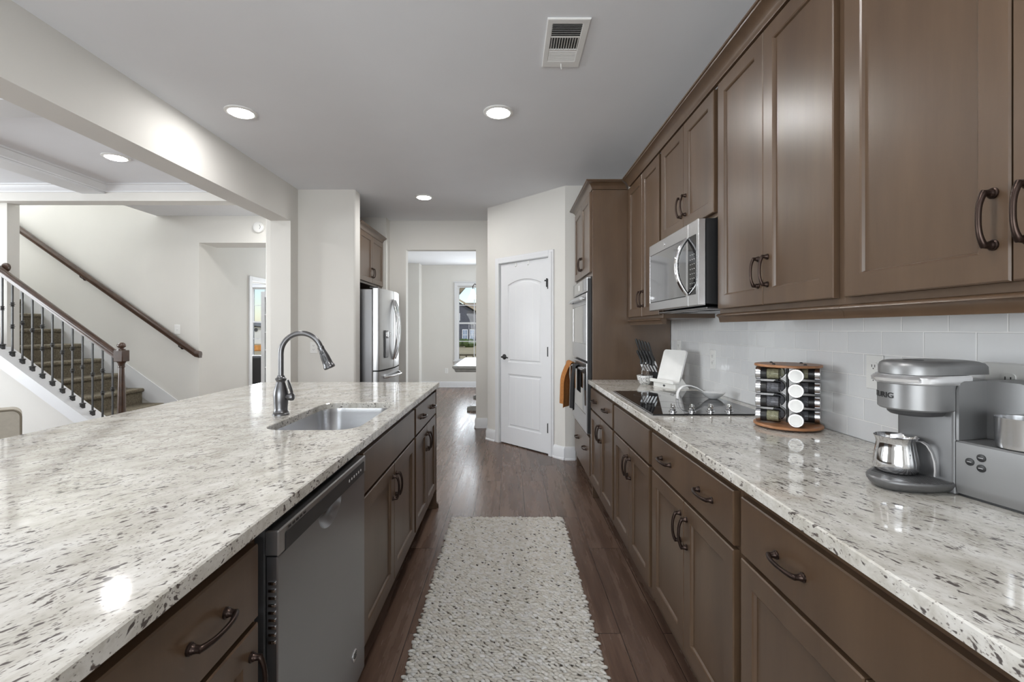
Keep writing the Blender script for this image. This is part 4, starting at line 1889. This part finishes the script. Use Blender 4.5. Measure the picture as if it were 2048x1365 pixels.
# cup bay module
g = G()


def blk(i, z):
    pts = [(.0005 + i * 0, .185), (.0005, 0.0 + i)]
    for k in range(9):
        a = R(-90 + 90 * k / 8)
        pts.append((.12 + (.08 - i) * math.cos(a), .08 + (.08 - i) * math.sin(a)))
    pts.append((.20 - i, .185))
    return [(p[0], p[1], z) for p in pts]


g.loops([blk(.004, .007), blk(.001, .020), blk(0, .030), blk(0, .126), blk(.004, .130)])
blk_o = g.build('bay_base', 'brewer', t, 40, False)
g = G()
g.loops([blk(.010, .0003), blk(.010, .0068)])
g.build('rubber_foot', 'black', t, None, False)
g = G()
top = []
prof = [(.0, .1305), (.088, .1305), (.088, .245), (.085, .255), (.078, .263), (.068, .267), (.0, .268)]
lo = [(x, z) for x, z in prof]
g.loops([[(x, .088, z) for x, z in lo], [(x, .186, z) for x, z in lo]])
g.prism([(.0005, .1305), (.0885, .1305), (.0885, .268), (.020, .268), (.006, .262), (.0005, .248)], 'x', .0005, .006)
g.build('bay_back', 'brewer', t, 40, False)
for (aa, zz) in ((.0281, .087), (.0497, .101), (.0497, .078)):
    g = G()
    g.lathe([(.0085, 0), (.0085, -.0016), (.007, -.0022)], (aa, -.0002, zz), 'y', 20)
    bt = g.build('button', 'black', blk_o, 40, False)
    g = G()
    g.box(aa - .0045, aa + .0045, -.0028, -.0023, zz - .0008, zz + .0008)
    g.build('mark', 'steel', bt, None, False)
# brand lettering wrapped round the brew head
vs, fs = mesh_text('KEURIG', .0185)
g = G()
xs = [v[0] for v in vs]
wd = max(xs) - min(xs)
bold = 1.12
mid_th = R(-24)


def wrapt(p):
    th = mid_th + p[0] * bold / .0665
    r = .0003 + max(0, p[2])
    return (KC + (.0675 + r) * math.sin(th), -.040 - (.066 + r) * math.cos(th), .2285 + p[1])


g.add(vs, fs, wrapt)
g.build('lettering', 'black', hd, None, False)

# jug on the drip tray
jx, jy, jz = .985, 1.178, .9142 + .0294
t = thing('milk_jug', 'small polished steel milk jug on the drip tray', 'jug', (jx, jy, jz))
g = G()
jp = [(.036, 0), (.044, .003), (.0475, .012), (.0465, .03), (.0425, .055), (.040, .072), (.041, .08), (.0455, .0895), (.0445, .0905), (.039, .079),
      (.0385, .07), (.041, .053), (.045, .03), (.046, .012), (.04, .005)]
g.lathe(jp, (jx, jy, jz), 'z', 40)
g.build('body', 'chrome', t, 50)
g = G()
hd_ = Vector((.55, -.84, 0)).normalized()
sd = Vector((-hd_.y, hd_.x, 0))
hp = [(.0435, .084), (.052, .0845), (.062, .078), (.071, .062), (.076, .042), (.0775, .022), (.0765, .006)]
lps = []
for q, z in hp:
    c = Vector((jx, jy, jz + z)) + hd_ * q
    lps.append([tuple(c + sd * a_ + hd_ * b_) for a_, b_ in ((-.0075, -.0015), (.0075, -.0015), (.0075, .0015), (-.0075, .0015))])
g.loops(lps)
g.build('handle', 'band', t, 40)

cxx, cyy, czz = 1.112, 1.000, .9142 + .1305
t = tag(G().lathe([(.036, 0), (.042, .002), (.0435, .012), (.0445, .066), (.0452, .068), (.0435, .067), (.042, .012), (.036, .005)],
                  (cxx, cyy, czz), 'z', 36).build('frothing_cup', 'steel_v', None, 50), 'brushed steel cup standing in the coffee maker side bay', 'cup')

# ------------------------------------------------------------------ rug
RX0, RX1, RY0, RY1 = -.388, .360, .76, 3.185
verts, faces, cols = [], [], []
rnd = random.Random(11)
cols_base = [srgb(252, 248, 240), srgb(246, 241, 231), srgb(254, 251, 246), srgb(238, 232, 221)]
dark = [srgb(128, 120, 108), srgb(84, 76, 68), srgb(160, 152, 138)]
verts += [(RX0, RY0, .0006), (RX1, RY0, .0006), (RX1, RY1, .0006), (RX0, RY1, .0006), (RX0, RY0, .006), (RX1, RY0, .006), (RX1, RY1, .006), (RX0, RY1, .006)]
faces += [(3, 2, 1, 0), (4, 5, 6, 7), (0, 1, 5, 4), (1, 2, 6, 5), (2, 3, 7, 6), (3, 0, 4, 7)]
cols += [srgb(150, 143, 131)] * 8
NY, NX = 205, 36
pit = (RY1 - RY0) / NY
wx = (RX1 - RX0) / NX
for iy in range(NY):
    y = RY0 + (iy + .5) * pit
    sh = (iy % 2) * .5 * wx
    edge = rnd.uniform(-.003, .003) + (.004 if (iy // 2) % 2 else -.002)
    for ix in range(-1 if iy % 2 else 0, NX):
        x = RX0 + (ix + .5) * wx + sh + rnd.uniform(-.003, .003)
        if ix <= 0:
            x += edge
        if ix >= NX - 1:
            x -= edge
        yy = y + rnd.uniform(-.0026, .0026)
        ln = wx * .70 * rnd.uniform(.75, 1.2)
        wd_ = pit * .58 * rnd.uniform(.75, 1.2)
        hh = .0115 * rnd.uniform(.65, 1.3)
        tilt = R(rnd.uniform(-34, 14) - 8)
        c, s_ = math.cos(tilt), math.sin(tilt)
        q = rnd.random()
        col = rnd.choice(cols_base)
        dk = rnd.choice(dark) if q < .10 else None
        o = len(verts)
        for rr, zz in ((1, .002), (1.0, .006), (.86, .0102), (.5, .0130)):
            for k in range(8):
                a_ = 2 * math.pi * k / 8
                u, v = ln * rr * math.cos(a_), wd_ * rr * math.sin(a_)
                verts.append((x + u * c - v * s_, yy + u * s_ + v * c, .001 + zz * hh / .0135))
                cols.append(dk if dk and k in (5, 6) and rr > .6 else col)
        verts.append((x, yy, .001 + hh * 1.04))
        cols.append(col)
        for r_ in range(3):
            for k in range(8):
                k2 = (k + 1) % 8
                faces.append((o + r_ * 8 + k, o + r_ * 8 + k2, o + r_ * 8 + 8 + k2, o + r_ * 8 + 8 + k))
        for k in range(8):
            faces.append((o + 24 + k, o + 24 + (k + 1) % 8, o + 32))
me = bpy.data.meshes.new('runner_rug')
me.from_pydata(verts, [], faces)
ca = me.color_attributes.new('yarn', 'FLOAT_COLOR', 'POINT')
ca.data.foreach_set('color', [x for c in cols for x in (*c, 1)])
for p in me.polygons:
    p.use_smooth = True
me.materials.append(M['rug'])
rug = bpy.data.objects.new('runner_rug', me)
COL.objects.link(rug)
tag(rug, 'chunky oatmeal wool runner rug on the plank floor of the aisle', 'rug')

# ------------------------------------------------------------------ fridge and the cabinet above it
fy0, fy1 = 4.965, 5.875
t = thing('refrigerator', 'stainless french door refrigerator in the wall alcove', 'refrigerator', (-1.85, 5.42, 0))
g = G()
g.box(-2.36, -1.468, fy0, fy1, .02, 1.735, .004)
g.build('cabinet', 'steel_dark', t)
g = G()
for yy in (fy0 + .06, fy1 - .06):
    for xx in (-2.25, -1.58):
        g.lathe([(.02, .0005), (.02, .02)], (xx, yy, 0), 'z', 12)
g.build('foot', 'black', t)


def bulge(y):
    e = (y - 5.42) / .455
    return -1.352 - .045 * e * e


def fdoor(name, y0, y1, z0, z1, mat='steel_fridge'):
    g = G()
    n = 10
    fr, bk = [], []
    for k in range(n + 1):
        y = y0 + (y1 - y0) * k / n
        fr.append((bulge(y), y))
    loop = [(-1.462, y0)] + [(fr[0][0] - .012, y0)] + [(x, min(max(y, y0 + .008), y1 - .008)) for x, y in fr] + [(fr[-1][0] - .012, y1), (-1.462, y1)]
    g.prism(loop, 'z', z0, z1)
    return g.build(name, mat, t, 40)


d1 = fdoor('door', fy0 + .002, 5.418, .86, 1.745)
d2 = fdoor('door', 5.422, fy1 - .002, .86, 1.745)
d3 = fdoor('freezer_drawer', fy0 + .002, fy1 - .002, .09, .845)
for d, y, s_ in ((d1, 5.375, -1), (d2, 5.465, 1)):
    g = G()
    pts, rad = [], []
    for k in range(19):
        q = k / 18
        e = 1 - (2 * q - 1) ** 2
        pts.append((bulge(y) + .004 + .052 * e ** .8, y + s_ * .028 * e, .955 + .69 * q))
        rad.append(.014)
    g.tube(pts, rad, 12, flat=1, up=(0, 1, 0))
    g.build('handle', 'chrome', d, 60)
g = G()
pts = []
for k in range(15):
    q = k / 14
    e = 1 - abs(2 * q - 1) ** 2.4
    yy = fy0 + .10 + (fy1 - fy0 - .20) * q
    pts.append((bulge(yy) + .004 + .055 * e ** .7, yy, .775))
g.tube(pts, .014, 12)
g.build('handle', 'chrome', d3, 60)
g = G()
g.prism(rrect(5.10, 5.28, .985, 1.29, .012, 4), 'x', -1.40, -1.3615)
ds = g.build('dispenser', 'charcoal', d1)
g = G()
g.prism(rrect(5.115, 5.265, 1.215, 1.275, .008, 4), 'x', -1.3612, -1.345)
g.build('dispenser_panel', 'chrome', ds)
g = G()
g.prism(rrect(5.112, 5.268, .995, 1.20, .008, 4), 'x', -1.3612, -1.360)
g.build('dispenser_bay', 'steel_dark', ds)
for yy in (fy0 + .03, fy1 - .03):
    g = G()
    g.box(-1.50, -1.41, yy - .02, yy + .02, 1.7455, 1.76, .003)
    g.build('hinge_cover', 'charcoal', t)

FF = Face(-1.62, 1)
t = thing('fridge_cabinet', 'brown two door cabinet above the refrigerator', 'cabinet', (-2.0, 5.42, 1.82), 0)
g = G()
g.box(4.935, 5.90, -.76, 0, 1.815, 2.40, .0015, fn=FF.fn)
g.build('body', 'wood', t)
m = 5.415
d1 = FF.front(t, 'door', 4.96, m - .0015, 1.84, 2.39)
d2 = FF.front(t, 'door', m + .0015, 5.875, 1.84, 2.39)
pull(d1, (-1.60, m - .03, 1.96), (1, 0), True)
pull(d2, (-1.60, m + .03, 1.96), (1, 0), True)
g = G()
g.loops([[FF.fn((u + (d if u > 5 and False else 0), d + .0, 2.401 + z)) for d, z in CRN] for u in (4.91, 5.918)])
g.build('crown', 'wood', t, 35)

# ------------------------------------------------------------------ stairs
SLOPE = .735


def capz(x):
    return 1.1185 - SLOPE * (x + 5.047)


RISE, RUN = .187, .254


def nose(k):
    return -4.34 - RUN * (k - 2)


t = thing('staircase', 'brown carpeted staircase rising along the far left wall', 'staircase', (-5.2, 5.27, 0))
for k in range(1, 14):
    xn, zt = nose(k), RISE * k
    pr = [(xn - .03, RISE * (k - 1) + (.001 if k == 1 else -.004)), (xn - .03, zt - .045)]
    for a_ in range(-90, 91, 20):
        pr.append((xn - .024 + .024 * math.cos(R(a_)), zt - .024 + .024 * math.sin(R(a_))))
    pr += [(xn - RUN - .035, zt), (xn - RUN - .035, RISE * (k - 1) + (.001 if k == 1 else -.004))]
    g = G()
    g.prism(pr, 'y', 4.785 if xn - RUN - .035 < -5.05 else 4.702, 5.828)
    g.build('step', 'carpet', t, 50)
g = G()
x0, x1 = -3.80, -7.4
sk = lambda x: RISE - SLOPE * (x - nose(1)) + .10
g.prism([(x0, .001), (x0, max(.13, sk(x0))), (x1, sk(x1)), (x1, sk(x1) - .45), (-3.95, .001)], 'y', 5.829, 5.8395)
g.build('skirt_board', 'white', t)

g = G()
xa, xb = -3.80, -8.4
g.prism([(xa, .001), (xa, capz(xa) - .128), (-5.06, capz(-5.06) - .128), (-5.06, .001)], 'y', 4.535, 4.655)
g.prism([(-5.061, .001), (-5.061, capz(-5.061) - .128), (xb, capz(xb) - .128 if capz(xb) < 3 else 2.57), (xb, .001)], 'y', 4.535, 4.655)
struct('wall_stair_knee', g, 'wall')
g = G()
def slope_box(x0, x1, y0, y1, zt, h):
    return [[(x0, y0, zt(x0) - h), (x0, y1, zt(x0) - h), (x0, y1, zt(x0)), (x0, y0, zt(x0))],
            [(x1, y0, zt(x1) - h), (x1, y1, zt(x1) - h), (x1, y1, zt(x1)), (x1, y0, zt(x1))]]
g.loops(slope_box(-3.90, -5.055, 4.50, 4.70, capz, .127))
g.loops(slope_box(-5.056, -6.8, 4.50, 4.655, capz, .127))
struct('trim_3', g, 'white', 'white sloping cap board under the stair balusters')

t = thing('stair_railing', 'dark wood stair railing with black iron balusters', 'railing', (-4.5, 4.6, 0))


def railz(x):
    return 1.064 - .725 * (x + 3.919)


def rail_loops(x0, x1, yc, zf, w=.032):
    pr = [(-w * .8, -.035), (w * .8, -.035), (w * .8, -.018), (w, -.006), (w, .010), (w * .8, .024), (w * .35, .032), (-w * .35, .032), (-w * .8, .024), (-w, .010), (-w, -.006), (-w * .8, -.018)]
    return [[(x, yc + a, zf(x) + b * 1.2) for a, b in pr] for x in (x0, x1)]


g = G()
g.loops(rail_loops(-3.89, -5.10, 4.6, railz))
g.build('handrail', 'darkwood', t, 35)
g = G()
g.lathe([(.045, 0), (.045, -.014), (.038, -.02), (.02, -.02)], (-5.06, 4.658, railz(-5.10) + .005), 'y', 24)
g.build('rosette', 'darkwood', t, 40)
g = G()
nx, ny = -3.854, 4.6
g.box(nx - .045, nx + .045, ny - .045, ny + .045, .001, .34, .004)
g.lathe([(.043, .34), (.046, .35), (.040, .362), (.043, .375), (.034, .40), (.036, .44), (.0335, .60), (.029, .80), (.0265, .905), (.026, .92), (.031, .925), (.031, .935), (.026, .94), (.028, .96), (.034, .97), (.040, .98)],
        (nx, ny, 0), 'z', 24, False, False)
g.box(nx - .046, nx + .046, ny - .046, ny + .046, .980, 1.095, .006)
g.lathe([(.036, 1.095), (.036, 1.103), (.022, 1.109), (.020, 1.117), (.034, 1.127), (.038, 1.138), (.036, 1.150), (.024, 1.165), (.008, 1.172)], (nx, ny, 0), 'z', 24, False, True)
g.build('newel_post', 'darkwood', t, 40)
for i in range(12):
    x = -5.039 + .0997 * i
    zb = capz(x)
    g = G()
    q = .0068
    g.box(x - q, x + q, ny - q, ny + q, zb - .012, railz(x) - .035, .001)
    b = g.build('baluster', 'iron', t)
    g = G()
    g.box(x - .016, x + .016, ny - .016, ny + .016, zb - .01, zb + .028, .003)
    g.loops([[(x + s_ * a_, ny + s2 * a_, z) for s_, s2 in ((-1, -1), (1, -1), (1, 1), (-1, 1))] for a_, z in ((.013, .0 + zb + .028), (.019, zb + .034), (.019, zb + .038), (.009, zb + .046))])
    g.build('shoe', 'iron', b)
    zs = (.40,) if i % 3 != 1 else (.29, .51)
    for dz in zs:
        z = zb + dz
        g = G()
        g.lathe([(.009, -.022), (.017, -.018), (.017, -.014), (.011, -.010), (.013, -.004), (.022, -.001), (.022, .002), (.013, .004), (.011, .010), (.017, .014), (.017, .018), (.009, .022)],
                (x, ny, z), 'z', 12)
        g.build('knuckle', 'iron', b, 40)

t = thing('wall_handrail', 'dark wood handrail mounted on the stair wall', 'handrail', (-5.2, 5.78, 1.9))
wrz = lambda x: 1.03 - .705 * (x + 3.94)
g = G()
g.loops(rail_loops(-3.90, -6.9, 5.765, wrz, .034))
g.loops(rail_loops(-3.845, -3.899, 5.765, lambda x: wrz(-3.9) - .25 * (x + 3.9), .034))
g.build('rail', 'darkwood', t, 35)
for x in (-4.12, -5.35):
    g = G()
    g.tube([(x, 5.765, wrz(x) - .042), (x, 5.77, wrz(x) - .07), (x, 5.80, wrz(x) - .085), (x, 5.839, wrz(x) - .085)], .006, 8)
    g.lathe([(.025, 0), (.025, -.006), (.01, -.01)], (x, 5.8395, wrz(x) - .085), 'y', 16)
    g.build('bracket', 'bronze', t, 40)

# ------------------------------------------------------------------ study: french doors, dark sofa
t = thing('door_2', 'white glazed study door with grid panes standing open', 'door', (-4.0, 8.53, 0))
t['kind'] = 'structure'
hx, hy = -4.06, 8.53
fxe, fye = -4.72, 8.86
dx, dy = fxe - hx, fye - hy
dl = math.hypot(dx, dy)
dx, dy = dx / dl, dy / dl


def ds_(p):
    return (hx + dx * p[0] - dy * p[1], hy + dy * p[0] + dx * p[1], p[2])


g = G()
w, h = dl, 2.02
for a0, a1, z0, z1 in ((0, .10, .01, h), (w - .10, w, .01, h), (.10, w - .10, .01, .24), (.10, w - .10, h - .11, h)):
    g.box(a0, a1, 0, .035, z0, z1, .002, fn=ds_)
for c in (1, 2):
    u = .10 + (w - .20) * c / 3
    g.box(u - .009, u + .009, .006, .029, .24, h - .11, fn=ds_)
for r in range(1, 5):
    z = .24 + (h - .35) * r / 5
    g.box(.10, w - .10, .006, .029, z - .009, z + .009, fn=ds_)
lf = g.build('door_leaf', 'white', t)
g = G()
g.box(.10, w - .10, .016, .019, .24, h - .11, fn=ds_)
g.build('pane', 'pane', lf)
g = G()
g.tube([(w - .05, -.0, .99), (w - .05, -.05, .99), (w - .07, -.055, .99), (w - .16, -.05, .985)], [.012, .010, .009, .007], 8, fn=ds_)
g.lathe([(.03, 0), (.03, -.008)], (0, 0, 0), 'y', 16, fn=lambda p: ds_((w - .05 + p[0], p[1], .99 + p[2])))
tag(g.build('lever_handle', 'black', lf, 40), 'black lever handle')
g = G()
for d0, x0, x1 in ((0, -3.93, -3.912),):
    g.box(x0, x1, HY0 - .07, HY0, 0, HZ + .07, .002)
    g.box(x0, x1, HY1, HY1 + .07, 0, HZ + .07, .002)
    g.box(x0, x1, HY0, HY1, HZ, HZ + .07, .002)
g.box(-4.05, -3.93, HY0 - .0, HY0 + .012, 0, HZ)
g.box(-4.05, -3.93, HY1 - .012, HY1, 0, HZ)
g.build('casing', 'white', t)

t = thing('dark_sofa', 'black leather sofa under the study window beyond the hall door', 'sofa', (-5.6, 9.75, 0))
g = G()
g.box(-6.6, -4.85, 9.4, 9.62, .08, .76, .05)
g.build('backrest', 'black_fabric', t, 40)
g = G()
g.box(-6.6, -4.85, 9.625, 10.3, .08, .44, .04)
g.build('seat', 'black_fabric', t, 40)
for x in (-6.8, -4.845):
    g = G()
    g.box(x, x + .195, 9.4, 10.3, .08, .62, .05)
    g.build('armrest', 'black_fabric', t, 40)
g = G()
for x in (-6.7, -4.75):
    for y in (9.45, 10.25):
        g.box(x - .025, x + .025, y - .025, y + .025, .001, .08)
g.build('foot', 'black', t)

# ------------------------------------------------------------------ living room sofa corner
t = thing('accent_chair', 'beige upholstered chair with grey piping behind the island', 'chair', (-3.055, 2.9, 0))
sx1, syf, szt = -3.055, 2.9, .805
sx0 = -3.86
g = G()
g.loops([[(p[0], y, p[1]) for p in rrect(sx0 + i, sx1 - i, .14 + i, szt - i, .045, 6)] for i, y in ((.008, syf), (0, syf + .01), (0, syf + .15), (.012, syf + .17))])
back = g.build('backrest', 'sofa', t, 40)
g = G()
lp = [(p[0], syf + .002, p[1]) for p in rrect(sx0 + .004, sx1 - .004, .144, szt - .004, .045, 6)]
g.tube(lp + [lp[0]], .006, 8)
g.build('piping', 'piping', back, 60)
g = G()
g.box(sx0, sx1, syf + .175, syf + .70, .14, .44, .04)
g.build('seat', 'sofa', t, 40)
for x in (sx0 + .08, sx1 - .08):
    for y in (syf + .06, syf + .62):
        g = G()
        g.lathe([(.018, .001), (.028, .14)], (x, y, 0), 'z', 12)
        g.build('leg', 'darkwood', t, 40)

t.rotation_euler = (0, 0, R(46))

# ------------------------------------------------------------------ breakfast room
t = thing('dining_table', 'grey limed wood trestle table in the breakfast room', 'table', (-.2, 8.0, 0))
tx0, tx1, ty0, ty1 = -.85, .28, 6.92, 9.0
g = G()
g.box(tx0, tx1, ty0, ty1, .715, .75, .006)
g.build('tabletop', 'greytable', t)
g = G()
g.loops([[(x, y, z) for x, y in ((tx0 + i, ty0 + i), (tx1 - i, ty0 + i), (tx1 - i, ty1 - i), (tx0 + i, ty1 - i))] for i, z in ((.05, .655), (.035, .67), (.03, .695), (.012, .705), (.012, .7145))])
g.build('apron', 'greytable', t)
for y in (7.42, 8.7):
    g = G()
    c = (tx0 + tx1) / 2
    g.prism([(-.67, .001), (-.67, .05), (-.60, .075), (-.40, .085), (c - .08, .11), (c - .06, .62), (c - .3, .654), (c + .3, .654), (c + .06, .62), (c + .08, .11),
             (-.17, .085), (.03, .075), (.10, .05), (.10, .001)], 'y', y - .05, y + .05)
    g.build('trestle', 'greytable', t)
g = G()
g.box((tx0 + tx1) / 2 - .03, (tx0 + tx1) / 2 + .03, 7.47, 8.65, .25, .34, .004)
g.build('stretcher', 'greytable', t)

cx_, cy_ = -.27, 8.05
t = thing('chandelier', 'dark armed chandelier with glass bell shades over the dining table', 'chandelier', (cx_, cy_, CEIL))
g = G()
g.lathe([(.07, -.001), (.07, -.012), (.03, -.03)], (cx_, cy_, CEIL), 'z', 20)
g.tube([(cx_, cy_, CEIL - .03), (cx_, cy_, 2.05)], .006, 8)
g.lathe([(.012, 2.06), (.03, 2.02), (.035, 1.96), (.02, 1.90), (.03, 1.87), (.012, 1.83)], (cx_, cy_, 0), 'z', 20)
g.build('stem', 'bronze', t, 40)
for k in range(5):
    q = R(180 + 72 * k)
    dx, dy = math.cos(q), math.sin(q)
    g = G()
    pts = [(.03, 1.93), (.10, 1.90), (.18, 1.96), (.26, 2.06), (.33, 2.09), (.36, 2.05), (.36, 1.99)]
    g.tube([(cx_ + dx * a_, cy_ + dy * a_, z) for a_, z in pts], .008, 8)
    am = g.build('arm', 'bronze', t, 50)
    g = G()
    c = (cx_ + dx * .36, cy_ + dy * .36, 0)
    g.lathe([(.022, 2.0), (.03, 1.98), (.045, 1.93), (.062, 1.88), (.085, 1.83), (.083, 1.828), (.06, 1.875), (.042, 1.93), (.02, 1.985)], c, 'z', 24, True, True)
    g.build('shade', 'shadeglow', am, 50)

# ------------------------------------------------------------------ outside
g = G()
g.box(-120, 90, -90, 160, -.75, -.6)
o = struct('lawn', g, 'lawn', 'dry tan lawn outside the windows')
t = thing('porch_railing', 'tan porch railing outside the breakfast window', 'railing', (-.5, 13.0, -.3))
g = G()
g.box(-4, 4, 12.97, 13.03, .55, .60)
g.build('top_rail', 'tanpaint', t)
g = G()
g.box(-4, 4, 12.98, 13.02, -.42, -.36)
g.build('bottom_rail', 'tanpaint', t)
for k in range(14):
    x = -2.6 + k * .2
    g = G()
    g.box(x - .02, x + .02, 12.98, 13.02, -.36, .549)
    g.build('picket', 'tanpaint', t)
for x in (-4.0, 4.0):
    g = G()
    g.box(x - .06, x + .06, 12.94, 13.06, -.6, .7)
    g.build('post', 'tanpaint', t)
t = thing('porch_post', 'tan timber porch brace crossing the top of the breakfast window', 'porch', (-1.6, 12.6, -.6))
g = G()
g.box(-2.06, -1.90, 12.52, 12.68, -.6, 3.0)
g.build('post', 'tanpaint', t)
g = G()
g.loops([[(x, y, z + e) for y, e in ((12.54, 0), (12.66, 0), (12.66, .16), (12.54, .16))] for x, z in ((-1.90, 1.60), (-1.0, 2.65))])
g.build('brace', 'tanpaint', t)

t = thing('brick_house', 'dark grey brick house with tan roof beyond the breakfast window', 'house', (-6, 60, -.6))
g = G()
g.prism([(-22, -.6), (-.6, -.6), (-.6, 2.0), (-2.0, 2.0), (-10.5, 7.2), (-22, 1.2)], 'y', 60, 72)
g.build('wall', 'brick', t)
g = G()
g.loops([[(x, y, z) for x, z in ((-1.0, 1.75), (-1.0, 2.0), (-10.5, 7.6), (-10.5, 7.3))] for y in (59.5, 72)])
g.loops([[(x, y, z) for y, z in ((64, 3.0), (64, 3.2), (72, 5.4), (72, 5.2))] for x in (-7.0, 16)])
g.box(-.59, 16, 65, 72, -.6, 3.4)
g.build('roof', 'roof_tan', t)
for x0, z0, w_, h_ in ((-6.0, -.1 + .0, .6, 1.3), (-5.05, -.1, .55, 1.3), (-6.75, 2.45, .35, .85)):
    g = G()
    g.box(x0 - .06, x0 + w_ + .06, 59.94, 59.99, z0 - .06, z0 + h_ + .06)
    fw = g.build('window', 'plate', t)
    g = G()
    for a_ in (0, 1):
        for b_ in (0, 1):
            g.box(x0 + a_ * w_ / 2 + .02, x0 + (a_ + 1) * w_ / 2 - .02, 59.92, 59.935, z0 + b_ * h_ / 2 + .03, z0 + (b_ + 1) * h_ / 2 - .03)
    g.build('pane', 'winglass', fw)

rnd = random.Random(5)
g = G()
for k in range(160):
    x = rnd.uniform(-16, 6)
    r = rnd.uniform(.25, .5)
    g.lathe([(r * .3, -r * .9), (r * .8, -r * .5), (r, 0), (r * .75, r * .55), (r * .2, r * .85)], (x, 48 + rnd.uniform(-.5, .5), -.25 + rnd.uniform(0, .25)), 'z', 7)
tag(g.build('hedge', 'hedge', None, 60), 'clipped green hedge in front of the brick house', 'hedge', None, 'stuff')

t = thing('grey_gable_house', 'pale house with grey gable roof beyond the study window', 'house', (-33, 62, -.6))
g = G()
g.prism([(-40, -.6), (-24, -.6), (-24, .4), (-32.8, 1.6), (-40, .4)], 'y', 60, 70)
g.build('wall', 'siding', t)
g = G()
g.loops([[(x, y, z) for x, z in ((-41, .3), (-32.8, 1.75), (-24, .3), (-24, .55), (-32.8, 2.1), (-41, .55))] for y in (59.5, 70)])
g.build('roof', 'roof_grey', t)
g = G()
g.lathe([(.22, 0), (.22, .05)], (-32.8, 59.9, 1.2), 'y', 16)
g.build('round_vent', 'charcoal', t)
tag(G().box(-36, -20, 40, 41, -.6, -.1, .05).build('lumber_stack', 'lumber'), 'orange brown lumber stack outside the study window', 'lumber')
